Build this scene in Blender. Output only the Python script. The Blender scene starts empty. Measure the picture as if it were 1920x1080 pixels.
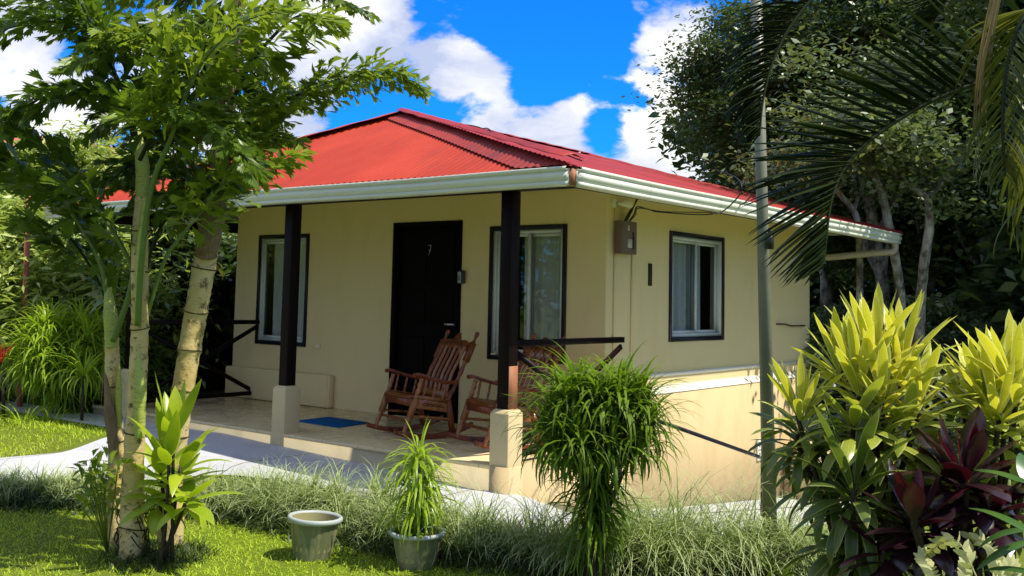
import bpy, math, random
import numpy as np
random.seed(7); RS=np.random.RandomState(11)
R=math.radians
scn=bpy.context.scene; COL=scn.collection
# ------------------------------------------------------------------ camera (solved from the photograph)
CC=np.array([5.0372,-7.8737,1.2764]); YAW,PIT,ROL=R(38.0024),R(4.5103),R(1.2265); FPX,CYP=1885.13,411.94
FW=np.array([-math.sin(YAW)*math.cos(PIT),math.cos(YAW)*math.cos(PIT),math.sin(PIT)])
_r=np.array([math.cos(YAW),math.sin(YAW),0.]); _u=np.cross(_r,FW)
R2=_r*math.cos(ROL)+_u*math.sin(ROL); U2=-_r*math.sin(ROL)+_u*math.cos(ROL)
def ray(x,y): return FW+(x-960)/FPX*R2-(y-CYP)/FPX*U2
def PX(x,y,d): return CC+ray(x,y)*d
def G(x,y,ax,v):
    d=ray(x,y); return CC+d*((v-CC[ax])/d[ax])
cam=bpy.data.cameras.new('camera'); co=bpy.data.objects.new('camera',cam); COL.objects.link(co)
cam.sensor_width=36; cam.lens=36*FPX/1920; cam.shift_y=-(540-CYP)/1920; cam.clip_end=2000; cam.clip_start=.05
from mathutils import Matrix,Vector
M=Matrix(((R2[0],U2[0],-FW[0],CC[0]),(R2[1],U2[1],-FW[1],CC[1]),(R2[2],U2[2],-FW[2],CC[2]),(0,0,0,1)))
co.matrix_world=M; scn.camera=co
scn.view_settings.view_transform='Standard'; scn.view_settings.look='None'; scn.view_settings.exposure=.72
scn.view_settings.gamma=1
try:
    cy_=scn.cycles;cy_.max_bounces=6;cy_.diffuse_bounces=3;cy_.glossy_bounces=2;cy_.transmission_bounces=3;cy_.transparent_max_bounces=8;cy_.caustics_reflective=False;cy_.caustics_refractive=False
except Exception: pass
# ------------------------------------------------------------------ materials
MT={}
class NT:
    def __init__(s,name):
        s.m=bpy.data.materials.new(name); s.m.use_nodes=True; s.t=s.m.node_tree; s.n=s.t.nodes; s.l=s.t.links
        s.b=s.n['Principled BSDF']; s.out=s.n['Material Output']; MT[name]=s.m
    def new(s,t,**k):
        n=s.n.new(t)
        for a,v in k.items():
            if a.startswith('i_'): n.inputs[a[2:].replace('_',' ')].default_value=v
            else: setattr(n,a,v)
        return n
    def link(s,a,b): s.l.new(a,b)
    def coord(s,sc=(1,1,1)):
        g=s.new('ShaderNodeNewGeometry'); m=s.new('ShaderNodeMapping'); m.inputs['Scale'].default_value=sc
        s.link(g.outputs['Position'],m.inputs['Vector']); return m.outputs[0]
    def noise(s,vec,scale,det=4,rough=.55,dist=0):
        n=s.new('ShaderNodeTexNoise'); n.inputs['Scale'].default_value=scale; n.inputs['Detail'].default_value=det
        n.inputs['Roughness'].default_value=rough; n.inputs['Distortion'].default_value=dist
        if vec is not None: s.link(vec,n.inputs['Vector'])
        return n.outputs['Fac']
    def ramp(s,fac,stops):
        n=s.new('ShaderNodeValToRGB'); e=n.color_ramp.elements
        while len(e)<len(stops): e.new(.5)
        for k,(p,c) in enumerate(stops):
            e[k].position=p; e[k].color=(c[0],c[1],c[2],1) if hasattr(c,'__len__') else (c,c,c,1)
        s.link(fac,n.inputs['Fac']); return n.outputs['Color']
    def mix(s,fac,a,b,mode='MIX'):
        n=s.new('ShaderNodeMix',data_type='RGBA',blend_type=mode)
        for sock,v in ((n.inputs[0],fac),(n.inputs[6],a),(n.inputs[7],b)):
            if hasattr(v,'default_value') or hasattr(v,'is_output'): s.link(v,sock)
            elif hasattr(v,'__len__'): sock.default_value=(v[0],v[1],v[2],1)
            else: sock.default_value=v
        return n.outputs[2]
    def math(s,op,a,b=0,c=None,clamp=False):
        n=s.new('ShaderNodeMath',operation=op,use_clamp=clamp)
        for k,v in enumerate((a,b) if c is None else (a,b,c)):
            if hasattr(v,'is_output'): s.link(v,n.inputs[k])
            else: n.inputs[k].default_value=v
        return n.outputs[0]
    def attr(s,name):
        a=s.new('ShaderNodeAttribute',attribute_name=name); return a.outputs['Fac']
    def bump(s,h,strength=.3,dist=.01):
        b=s.new('ShaderNodeBump'); b.inputs['Strength'].default_value=strength; b.inputs['Distance'].default_value=dist
        s.link(h,b.inputs['Height']); s.link(b.outputs[0],s.b.inputs['Normal']); return b
    def set(s,col=None,rough=None,spec=None,metal=None):
        if col is not None:
            if hasattr(col,'is_output'): s.link(col,s.b.inputs['Base Color'])
            else: s.b.inputs['Base Color'].default_value=(*col,1)
        if rough is not None:
            if hasattr(rough,'is_output'): s.link(rough,s.b.inputs['Roughness'])
            else: s.b.inputs['Roughness'].default_value=rough
        if spec is not None: s.b.inputs['Specular IOR Level'].default_value=spec
        if metal is not None: s.b.inputs['Metallic'].default_value=metal
        return s.m
def simple(name,col,rough=.6,spec=.5,metal=0,var=.12,scale=6,bump=0):
    n=NT(name); v=n.coord(); f=n.noise(v,scale,5)
    c=n.mix(f,[max(0,k*(1-var)) for k in col],[min(1,k*(1+var)) for k in col]); n.set(c,rough,spec,metal)
    if bump: n.bump(n.noise(v,scale*12,3),bump,.004)
    return n.m
def leaf(name,A,B,trans=.35,rough=.4,edge=None,edgew=.35,tip=None,spec=.4,streak=0,tcol=None,tpow=2.5):
    n=NT(name); c=n.mix(n.attr('rnd'),A,B)
    if tip is not None: c=n.mix(n.math('POWER',n.attr('t'),tpow),c,tip)
    if edge is not None:
        e=n.math('SMOOTH_MIN',1,n.math('MULTIPLY',n.math('MAXIMUM',n.math('SUBTRACT',n.math('ABSOLUTE',n.attr('u')),1-edgew),0),1/edgew),.1)
        c=n.mix(e,c,edge)
    if streak:
        w=n.math('SINE',n.math('MULTIPLY',n.attr('u'),14)); c=n.mix(n.math('MULTIPLY',n.math('MAXIMUM',w,0),streak),c,edge if edge is not None else [k*1.6 for k in B])
    vv=n.coord();c=n.mix(n.ramp(n.noise(vv,38,5,.7),[(.56,0),(.70,.55)]),c,[k*.45+.02 for k in A]);c=n.mix(n.ramp(n.noise(vv,9,2),[(.35,0),(.75,.3)]),c,[B[0]*1.1,B[1]*.95,B[2]*.8])
    n.set(c,rough,spec)
    tr=n.new('ShaderNodeBsdfTranslucent'); mx=n.new('ShaderNodeMixShader'); mx.inputs[0].default_value=trans
    tc=n.mix(.5,c,tcol if tcol is not None else [min(1,B[0]*1.6),min(1,B[1]*1.7),B[2]*.5]); n.link(tc,tr.inputs['Color'])
    n.link(n.b.outputs[0],mx.inputs[1]); n.link(tr.outputs[0],mx.inputs[2]); n.link(mx.outputs[0],n.out.inputs['Surface'])
    return n.m
# walls
def wallmat(name,base,dirt,dk=.35):
    n=NT(name); v=n.coord(); vs=n.coord((1.6,1.6,.8))
    f=n.ramp(n.noise(v,1.3,5),[(.35,0),(.7,1)]); g=n.ramp(n.noise(vs,2.2,6,.6),[(.5,0),(.75,1)])
    c=n.mix(n.math('MULTIPLY',f,.25),base,[k*.9 for k in base]); c=n.mix(n.math('MULTIPLY',g,dk),c,dirt)
    if name=='foundation_paint':
        sx=n.new('ShaderNodeSeparateXYZ');n.link(v,sx.inputs[0]);mr=n.new('ShaderNodeMapRange');n.link(sx.outputs['Z'],mr.inputs[0]);mr.inputs[1].default_value=-.35;mr.inputs[2].default_value=-1.0
        c=n.mix(n.math('MULTIPLY',mr.outputs[0],n.ramp(n.noise(v,7,7,.7),[(.35,0),(.65,.6)])),c,(.22,.17,.10))
    n.set(c,.75,.25); n.bump(n.noise(v,60,5),.25,.005); return n.m
wallmat('wall_paint',(.74,.59,.31),(.60,.46,.21),.3)
wallmat('foundation_paint',(.55,.42,.22),(.46,.33,.16),.7)
wallmat('pedestal_paint',(.60,.49,.27),(.52,.45,.28),.3)
simple('trim_and_sun_white',(.78,.74,.62),.6,var=.08)
simple('soffit_paint',(.74,.72,.60),.7,var=.06)
simple('alum',(.55,.58,.56),.4,.5,var=.06,scale=3)
simple('black_trim',(.010,.011,.020),.4,.25,var=.2)
n=NT('dark_wood'); v=n.coord((1,1,.12)); f=n.noise(v,22,6,.6); n.set(n.mix(f,(.0025,.001,.001),(.011,.0035,.003)),.5,.12); n.bump(f,.25,.003)
n=NT('weathered_wood'); v=n.coord((1,1,.1)); f=n.noise(v,40,6,.6); n.set(n.mix(f,(.16,.05,.02),(.45,.2,.1)),.6,.3); n.bump(f,.4,.003)
n=NT('door_wood'); v=n.coord((1,1,.08)); f=n.noise(v,26,5,.6); n.set(n.mix(f,(.002,.0012,.0012),(.004,.0022,.002)),.6,.06)
n=NT('chair_wood'); tc=n.new('ShaderNodeTexCoord'); mp=n.new('ShaderNodeMapping'); mp.inputs['Scale'].default_value=(6,2.5,1.2); n.link(tc.outputs['Object'],mp.inputs[0])
f=n.noise(mp.outputs[0],9,6,.65,.6); n.set(n.ramp(f,[(.3,(.08,.014,.004)),(.55,(.22,.047,.012)),(.75,(.34,.10,.025))]),.3,.5); n.bump(f,.15,.002)
n=NT('chair_wood_light'); tc=n.new('ShaderNodeTexCoord'); mp=n.new('ShaderNodeMapping'); mp.inputs['Scale'].default_value=(6,2.5,1.2); n.link(tc.outputs['Object'],mp.inputs[0])
f=n.noise(mp.outputs[0],9,6,.65,.6); n.set(n.ramp(f,[(.3,(.18,.05,.015)),(.7,(.44,.18,.065))]),.3,.5)
simple('carving',(.045,.015,.008),.5)
# floor tiles
n=NT('porch_tiles'); v=n.coord(); br=n.new('ShaderNodeTexBrick',offset=0,squash=1); n.link(v,br.inputs['Vector'])
br.inputs['Scale'].default_value=1; br.inputs['Brick Width'].default_value=.45; br.inputs['Row Height'].default_value=.45; br.inputs['Mortar Size'].default_value=.004
br.inputs['Color1'].default_value=(.68,.54,.30,1); br.inputs['Color2'].default_value=(.72,.58,.33,1); br.inputs['Mortar'].default_value=(.40,.31,.17,1)
f=n.noise(v,1.6,3,.5,.5); n.set(n.mix(n.ramp(f,[(.45,0),(.8,.35)]),br.outputs[0],(.54,.42,.22)),n.ramp(n.noise(v,5,4),[(.3,.16),(.7,.34)]),.5)
wallmat('slab_paint',(.50,.43,.27),(.34,.28,.17),.6)
# roof
def roofmat(name,A,B,rust,amt,axis):
    n=NT(name); v=n.coord(); sv=n.coord((1,.09,.09) if axis=='y' else (.09,1,.09))
    c=n.mix(n.ramp(n.noise(v,1.1,5),[(.35,0),(.7,1)]),A,B)
    st=n.ramp(n.noise(sv,9,8,.72),[(.60-amt*.12,0),(.74,1)]); pa=n.ramp(n.noise(v,1.6,3),[(.45,0),(.62,1)])
    c=n.mix(n.math('MULTIPLY',n.math('MULTIPLY',st,pa),.75*amt+.15),c,rust)
    vo=n.new('ShaderNodeTexVoronoi'); vo.inputs['Scale'].default_value=2.6; vo.inputs['Randomness'].default_value=.55; n.link(v,vo.inputs['Vector'])
    sp=n.math('LESS_THAN',vo.outputs['Distance'],.045); c=n.mix(n.math('MULTIPLY',sp,.85),c,(.05,.02,.02))
    n.set(c,n.ramp(n.noise(v,7,4),[(.3,.45),(.7,.62)]),.22); return n.m
roofmat('roof_red',(.34,.034,.014),(.45,.050,.020),(.13,.03,.022),.75,'y')
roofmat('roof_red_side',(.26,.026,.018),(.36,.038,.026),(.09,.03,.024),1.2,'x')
roofmat('roof_red_dull',(.24,.034,.026),(.34,.044,.032),(.08,.035,.03),1.2,'y')
# gutter
n=NT('gutter_metal'); v=n.coord(); f=n.ramp(n.noise(n.coord((1,1,6)),2.5,6,.65),[(.5,0),(.8,1)]); n.set(n.mix(n.math('MULTIPLY',f,.45),(.66,.69,.58),(.45,.44,.30)),.38,.5)
# ground
n=NT('lawn_soil'); v=n.coord(); f=n.noise(v,3,6,.6); g=n.ramp(n.noise(v,.7,4),[(.4,0),(.65,1)])
c=n.mix(f,(.07,.12,.008),(.14,.19,.015)); c=n.mix(n.math('MULTIPLY',g,.4),c,(.14,.12,.04)); n.set(c,.9,.1); n.bump(n.noise(v,40,4),.5,.02)
n=NT('concrete'); v=n.coord(); f=n.noise(v,1.7,7,.62); h=n.ramp(n.noise(v,38,5,.7),[(.3,0),(.7,1)])
c=n.mix(f,(.42,.43,.46),(.54,.55,.57)); jb=n.new('ShaderNodeTexBrick',offset=0,squash=1);n.link(v,jb.inputs['Vector']);jb.inputs['Scale'].default_value=1;jb.inputs['Brick Width'].default_value=1.9;jb.inputs['Row Height'].default_value=7;jb.inputs['Mortar Size'].default_value=.008;jb.inputs['Color1'].default_value=jb.inputs['Color2'].default_value=(1,1,1,1);jb.inputs['Mortar'].default_value=(.35,.32,.28,1)
c=n.mix(n.math('MULTIPLY',h,.2),c,(.30,.28,.25));c=n.mix(n.ramp(n.noise(v,2.6,6,.7),[(.52,0),(.72,.45)]),c,(.25,.23,.18));c=n.mix(1.0,c,jb.outputs[0],'MULTIPLY'); n.set(c,.85,.2); n.bump(h,.2,.004)
simple('earth',(.06,.045,.025),.95,.1,var=.4,scale=9,bump=.6)
# leaves
leaf('lawn_blade',(.19,.34,.006),(.55,.68,.05),.4,.55)
leaf('border_blade',(.06,.11,.022),(.20,.27,.07),.35,.5,tip=(.66,.76,.36),tpow=1.3)
leaf('border_dark',(.018,.035,.009),(.06,.10,.022),.3,.5)
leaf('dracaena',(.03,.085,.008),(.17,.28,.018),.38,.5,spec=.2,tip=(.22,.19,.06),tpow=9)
leaf('dracaena_lit',(.14,.25,.012),(.34,.48,.03),.4,.36,edge=(.4,.5,.08),edgew=.3)  # brighter copy of dracaena, sunlight painted into its colour
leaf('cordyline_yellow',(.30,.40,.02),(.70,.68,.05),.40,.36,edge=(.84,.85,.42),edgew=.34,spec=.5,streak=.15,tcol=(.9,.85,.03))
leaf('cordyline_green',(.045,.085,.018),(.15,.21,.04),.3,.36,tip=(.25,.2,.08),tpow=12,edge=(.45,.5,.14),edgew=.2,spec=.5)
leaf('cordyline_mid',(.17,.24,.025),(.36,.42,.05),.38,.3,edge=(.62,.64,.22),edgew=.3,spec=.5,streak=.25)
leaf('purple_leaf',(.010,.005,.008),(.032,.009,.015),.08,.25,spec=.55,tip=None,tcol=(.25,.01,.03))
leaf('purple_leaf_red',(.035,.004,.008),(.085,.007,.016),.15,.3,spec=.4,tcol=(.22,.01,.02))
leaf('broad_leaf',(.035,.095,.02),(.06,.15,.03),.25,.28,spec=.5)
leaf('pale_frond',(.38,.40,.19),(.55,.56,.28),.3,.45)
leaf('ti_leaf',(.14,.26,.012),(.42,.52,.03),.42,.32,edge=(.55,.5,.12),edgew=.15,spec=.5)
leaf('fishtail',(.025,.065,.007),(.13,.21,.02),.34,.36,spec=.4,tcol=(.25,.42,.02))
leaf('fishtail_lit',(.07,.14,.010),(.23,.32,.028),.42,.36,spec=.4,tcol=(.45,.6,.03))  # sunlit copy of fishtail, with the light put into the leaf colour
leaf('palm_dark',(.008,.018,.005),(.022,.038,.010),.1,.6,spec=.12,tcol=(.08,.14,.02))
leaf('palm_dry',(.16,.12,.05),(.32,.24,.11),.3,.6)
leaf('palm_green',(.03,.06,.012),(.10,.13,.02),.35,.38,tcol=(.3,.3,.03))
leaf('tree_leaf',(.02,.048,.015),(.11,.17,.06),.22,.38,spec=.5)
leaf('tree_leaf_pale',(.035,.07,.024),(.21,.27,.13),.22,.4,spec=.5)
leaf('bush_leaf',(.12,.20,.03),(.46,.54,.16),.3,.4)
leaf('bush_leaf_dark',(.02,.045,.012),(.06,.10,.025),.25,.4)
leaf('red_leaf',(.35,.02,.015),(.55,.05,.03),.3,.4)
# trunks
n=NT('palm_trunk'); v=n.coord(); f=n.noise(v,14,7,.65); g=n.ramp(n.noise(v,3.2,5,.6),[(.42,0),(.6,1)]); q=n.ramp(n.noise(n.coord((1,1,1.2)),11,7,.78),[(.54,0),(.61,1)])
c=n.mix(f,(.34,.24,.07),(.66,.52,.20)); c=n.mix(n.math('MULTIPLY',g,.4),c,(.66,.58,.36)); c=n.mix(n.math('MULTIPLY',q,.85),c,(.06,.04,.02)); n.set(c,.8,.2); n.bump(n.noise(v,45,6),.5,.01)
n=NT('palm_ring'); v=n.coord(); f=n.noise(v,60,4,.7); n.set(n.mix(f,(.03,.022,.012),(.12,.09,.04)),.9,.1)
n=NT('palm_shaft'); v=n.coord((1,1,.25)); f=n.noise(v,14,5); q=n.ramp(n.noise(n.coord((1,1,3)),30,5,.7),[(.55,0),(.66,1)]); c=n.mix(f,(.26,.32,.06),(.42,.46,.11)); c=n.mix(n.math('MULTIPLY',q,.6),c,(.07,.06,.02)); n.set(c,.5,.4)
n=NT('bark_fiber'); v=n.coord((1,1,.15)); f=n.noise(v,60,6,.7); n.set(n.mix(f,(.05,.03,.015),(.36,.26,.15)),.9,.1); n.bump(f,.6,.01)
n=NT('grey_bark'); v=n.coord((1,1,.6)); f=n.ramp(n.noise(v,7,7,.7),[(.4,0),(.62,1)]); n.set(n.mix(f,(.07,.06,.045),(.42,.40,.34)),.9,.1); n.bump(f,.5,.02)
n=NT('dark_stem'); v=n.coord(); f=n.noise(v,30,5,.7); n.set(n.mix(f,(.02,.016,.01),(.09,.07,.045)),.9,.1); n.bump(f,.5,.01)
simple('green_stem',(.10,.16,.03),.45,.4,var=.3,scale=20)
simple('stalk_dark',(.022,.03,.010),.6,.15,var=.3,scale=20)
# objects
n=NT('pot_plastic'); v=n.coord(); f=n.ramp(n.noise(n.coord((1,1,.3)),9,6,.7),[(.45,0),(.7,1)]); n.set(n.mix(n.math('MULTIPLY',f,.7),(.14,.155,.07),(.44,.38,.23)),.5,.3)
simple('pot_rim',(.36,.40,.38),.45,.4,var=.12,scale=15)
simple('pot_inside',(.30,.28,.13),.6,.3,var=.2)
simple('pole_paint',(.17,.175,.125),.45,.4,var=.25,scale=9)
simple('mat_blue',(.004,.10,.28),.9,.1,var=.25,scale=60,bump=.5)
simple('box_brown',(.15,.10,.075),.5,.4,var=.2); simple('paper',(.5,.47,.4),.7); simple('black',(.01,.01,.012),.4)
simple('cable',(.008,.008,.01),.5); simple('lamp_white',(.72,.70,.55),.4,.4,var=.05); simple('grey_plastic',(.35,.36,.36),.4)
simple('silver',(.6,.6,.62),.3,.5,.8,var=.05); simple('red_paint',(.30,.035,.02),.5,var=.25); simple('rust_pole',(.34,.10,.05),.6,var=.3,scale=14)
simple('white_pipe',(.6,.58,.5),.5); simple('curtain',(.62,.62,.56),.85,.1,var=.06,scale=3); simple('curtain_warm',(.40,.30,.24),.85,.1,var=.15); simple('room',(.25,.2,.15),.9,.1)
simple('faded_red_wall',(.4,.1,.07),.7); simple('house_white',(.7,.7,.68),.7)
n=NT('curtain2'); # sheer curtain
n.set((.9,.9,.82),.9,.1); tr=n.new('ShaderNodeBsdfTranslucent'); tr.inputs[0].default_value=(.6,.6,.52,1); mx=n.new('ShaderNodeMixShader'); mx.inputs[0].default_value=.3; n.link(n.b.outputs[0],mx.inputs[1]); n.link(tr.outputs[0],mx.inputs[2]); n.link(mx.outputs[0],n.out.inputs['Surface'])
simple('pipe_tan',(.34,.29,.20),.55)
n=NT('glass'); gl=n.new('ShaderNodeBsdfGlossy'); gl.inputs['Roughness'].default_value=.02; gl.inputs['Color'].default_value=(.9,.95,.95,1); tp=n.new('ShaderNodeBsdfTransparent'); tp.inputs[0].default_value=(.95,.97,.96,1)
fr=n.new('ShaderNodeFresnel'); fr.inputs[0].default_value=1.5; mx=n.new('ShaderNodeMixShader'); n.link(n.math('MULTIPLY_ADD',fr.outputs[0],1.15,.02,True),mx.inputs[0]); n.link(tp.outputs[0],mx.inputs[1]); n.link(gl.outputs[0],mx.inputs[2]); n.link(mx.outputs[0],n.out.inputs['Surface'])
# ------------------------------------------------------------------ mesh builder
class MB:
    def __init__(s): s.v=[];s.f=[];s.n=0;s.a={'rnd':[], 't':[], 'u':[]};s.useattr=False
    def add(s,v,f,rnd=None,t=None,u=None):
        v=np.asarray(v,dtype=float).reshape(-1,3); k=len(v)
        if isinstance(f,np.ndarray): s.f.append(f+s.n)
        else:
            by={}
            for q in f: by.setdefault(len(q),[]).append(q)
            for q in by.values(): s.f.append(np.array(q,dtype=np.int64)+s.n)
        s.v.append(v); s.n+=k
        for nm,val in (('rnd',rnd),('t',t),('u',u)):
            if val is not None: s.useattr=True
            s.a[nm].append(np.full(k,.5 if val is None else 0.)+(0 if val is None else np.asarray(val)))
        return s
    def box(s,x0,x1,y0,y1,z0,z1):
        v=[(x0,y0,z0),(x1,y0,z0),(x1,y1,z0),(x0,y1,z0),(x0,y0,z1),(x1,y0,z1),(x1,y1,z1),(x0,y1,z1)]
        return s.add(v,[(0,3,2,1),(4,5,6,7),(0,1,5,4),(1,2,6,5),(2,3,7,6),(3,0,4,7)])
    def beam(s,a,b,w,h,up=(0,0,1)):
        a=np.array(a,float);b=np.array(b,float);d=b-a;d/=np.linalg.norm(d);up=np.array(up,float)
        sd=np.cross(d,up);sd/=np.linalg.norm(sd)+1e-9;uu=np.cross(sd,d);v=[]
        for p in (a,b):
            for i,j in ((-1,-1),(1,-1),(1,1),(-1,1)): v.append(p+sd*i*w/2+uu*j*h/2)
        return s.add(v,[(3,2,1,0),(4,5,6,7),(0,1,5,4),(1,2,6,5),(2,3,7,6),(3,0,4,7)])
    def tube(s,pts,rad,n=8,cap=True,jit=0):
        P=np.array(pts,float);k=len(P);rad=np.full(k,rad,float) if np.isscalar(rad) else np.array(rad,float)
        T=np.gradient(P,axis=0);T/=np.linalg.norm(T,axis=1)[:,None]+1e-9
        ref=np.array([0,0,1.]) if abs(T[0][2])<.9 else np.array([1.,0,0]); S=np.cross(T[0],ref);S/=np.linalg.norm(S);V=[]
        a=np.arange(n)*2*np.pi/n
        for i in range(k):
            S=S-T[i]*(S@T[i]);S/=np.linalg.norm(S)+1e-9;B=np.cross(T[i],S)
            rr=rad[i]*(1+(RS.rand(n)-.5)*jit)
            V.append(P[i]+(np.cos(a)*rr)[:,None]*S+(np.sin(a)*rr)[:,None]*B)
        V=np.concatenate(V);i,j=np.meshgrid(np.arange(k-1),np.arange(n),indexing='ij');i=i.ravel();j=j.ravel();j2=(j+1)%n
        F=np.stack([i*n+j,i*n+j2,(i+1)*n+j2,(i+1)*n+j],1);s.add(V,F)
        if cap: s.f.append(np.array([[s.n-k*n+q for q in range(n)][::-1]]));s.f.append(np.array([[s.n-n+q for q in range(n)]]))
        return s
    def lathe(s,c,prof,n=28):
        P=np.array(prof,float);a=np.arange(n)*2*np.pi/n;k=len(P)
        V=np.stack([c[0]+P[:,0][:,None]*np.cos(a),c[1]+P[:,0][:,None]*np.sin(a),c[2]+P[:,1][:,None]+0*a],2).reshape(-1,3)
        i,j=np.meshgrid(np.arange(k-1),np.arange(n),indexing='ij');i=i.ravel();j=j.ravel();j2=(j+1)%n
        return s.add(V,np.stack([i*n+j,i*n+j2,(i+1)*n+j2,(i+1)*n+j],1))
    def grid(s,P,**k):
        P=np.asarray(P,float);a,b=P.shape[:2];i,j=np.meshgrid(np.arange(a-1),np.arange(b-1),indexing='ij');i=i.ravel();j=j.ravel()
        return s.add(P.reshape(-1,3),np.stack([i*b+j,(i+1)*b+j,(i+1)*b+j+1,i*b+j+1],1),**k)
    def prism(s,poly,axis,a,b):
        # poly: 2D points in the two other axes, extruded along axis from a to b
        n_=len(poly);V=[]
        for c in (a,b):
            for q in poly:
                p=list(q);p.insert(axis,c);V.append(p)
        return s.add(V,[tuple(range(n_))[::-1],tuple(range(n_,2*n_))]+[(i,(i+1)%n_,n_+(i+1)%n_,n_+i) for i in range(n_)])
    def build(s,name,mat,parent=None,smooth=False,bevel=0,off=None,mesh_only=False):
        V=np.concatenate(s.v) if s.v else np.zeros((0,3))
        if off is None and parent is not None and 'base' in parent: off=np.array(parent['base'])
        if off is not None: V=V-off
        me=bpy.data.meshes.new(name);me.vertices.add(len(V));me.vertices.foreach_set('co',V.ravel())
        ls=np.concatenate([np.full(len(f),f.shape[1]) for f in s.f]);li=np.concatenate([f.ravel() for f in s.f])
        me.loops.add(len(li));me.loops.foreach_set('vertex_index',li.astype(np.int32))
        st=np.concatenate([[0],np.cumsum(ls)[:-1]]);me.polygons.add(len(ls));me.polygons.foreach_set('loop_start',st.astype(np.int32));me.polygons.foreach_set('loop_total',ls.astype(np.int32))
        me.update(calc_edges=True)
        if s.useattr:
            for nm in s.a:
                at=me.attributes.new(nm,'FLOAT','POINT');at.data.foreach_set('value',np.concatenate(s.a[nm]).astype(np.float32))
        if smooth: me.polygons.foreach_set('use_smooth',np.ones(len(ls),bool))
        me.materials.append(MT[mat])
        if mesh_only: return me
        o=bpy.data.objects.new(name,me);COL.objects.link(o)
        if parent is not None:
            if 'base' in parent or parent.type=='EMPTY': o.parent=parent
            else: o.parent=parent
        if bevel:
            m=o.modifiers.new('bevel','BEVEL');m.width=bevel;m.segments=2;m.limit_method='ANGLE'
        return o
def tag(o,label,cat,group=None,kind=None):
    if label: o['label']=label
    if cat: o['category']=cat
    if group: o['group']=group
    if kind: o['kind']=kind
    return o
def thing(name,label,cat,loc=(0,0,0),group=None,rz=0):
    o=bpy.data.objects.new(name,None);COL.objects.link(o);o.location=tuple(float(k) for k in loc);o.rotation_euler=(0,0,rz);o.empty_display_size=.1
    if rz==0: o['base']=[float(k) for k in loc]
    return tag(o,label,cat,group)
def copy_tree(o,parent=None):
    c=o.copy();COL.objects.link(c);c.parent=parent
    for ch in list(o.children):
        copy_tree(ch,c)
    return c
def unit(v): v=np.asarray(v,float);return v/(np.linalg.norm(v,axis=-1,keepdims=True)+1e-9)
def spline(pts,n):
    P=np.array(pts,float);k=len(P);out=[];Q=np.vstack([2*P[0]-P[1],P,2*P[-1]-P[-2]])
    for t in np.linspace(0,k-1,n):
        i=min(int(t),k-2);u=t-i;a,b,c,d=Q[i],Q[i+1],Q[i+2],Q[i+3]
        out.append(.5*((2*b)+(-a+c)*u+(2*a-5*b+4*c-d)*u*u+(-a+3*b-3*c+d)*u**3))
    return np.array(out)
# batch of arching strap leaves.  base (N,3), az/el start direction, droop = how far the direction turns down
def straps(mb,base,az,el,L,W,droop,seg=5,prof='lance',fold=.25,power=1.3,rnd=None,twist=None):
    base=np.atleast_2d(base);N=len(base);az=np.broadcast_to(az,(N,)).astype(float);el=np.broadcast_to(el,(N,)).astype(float)
    L=np.broadcast_to(L,(N,));W=np.broadcast_to(W,(N,));droop=np.broadcast_to(droop,(N,))
    rnd=RS.rand(N) if rnd is None else rnd; tw=(RS.rand(N)-.5)*.9 if twist is None else np.broadcast_to(twist,(N,))
    t=np.linspace(0,1,seg+1)
    w={'cord':np.sin(np.pi*np.clip(t,0,1)**1.25)**.65*.97+.16*(1-t)+.02,'lance':np.sin(np.pi*np.clip(t,0,1)**.75)**.8*.97+.03*(t<.01)+.12*(1-t),'blade':(1-t)**.6*np.clip(.4+3*t,0,1),'oval':np.sin(np.pi*t**.85)**.7+.04,'grass':(1-t)**.7+.02}[prof]
    w=w/w.max()
    p=base.copy();wide=fold!=0;nv=3 if wide else 2;V=np.zeros((N,seg+1,nv,3));e=el.copy()
    S=np.stack([-np.sin(az),np.cos(az),np.zeros(N)],1)
    for k in range(seg+1):
        e=el-droop*t[k]**power
        d=np.stack([np.cos(az)*np.cos(e),np.sin(az)*np.cos(e),np.sin(e)],1);nrm=np.cross(d,S)
        if k>0: p=p+d*(L/seg)[:,None]
        ca=np.cos(tw*t[k])[:,None];sa=np.sin(tw*t[k])[:,None];s2=S*ca+nrm*sa;n2=nrm*ca-S*sa
        hw=(W*w[k]/2)[:,None]
        if wide:
            V[:,k,0]=p-s2*hw-n2*hw*fold;V[:,k,1]=p;V[:,k,2]=p+s2*hw-n2*hw*fold
        else: V[:,k,0]=p-s2*hw;V[:,k,1]=p+s2*hw
    idx=np.arange(N*(seg+1)*nv).reshape(N,seg+1,nv);F=[]
    for k in range(seg):
        for j in range(nv-1): F.append(np.stack([idx[:,k,j],idx[:,k,j+1],idx[:,k+1,j+1],idx[:,k+1,j]],1))
    F=np.concatenate(F)
    mb.add(V.reshape(-1,3),F,rnd=np.repeat(rnd,(seg+1)*nv),t=np.tile(np.repeat(t,nv),N),u=np.tile(np.array([-1,0,1.] if wide else [-1,1.]),N*(seg+1)))
    return mb
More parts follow.
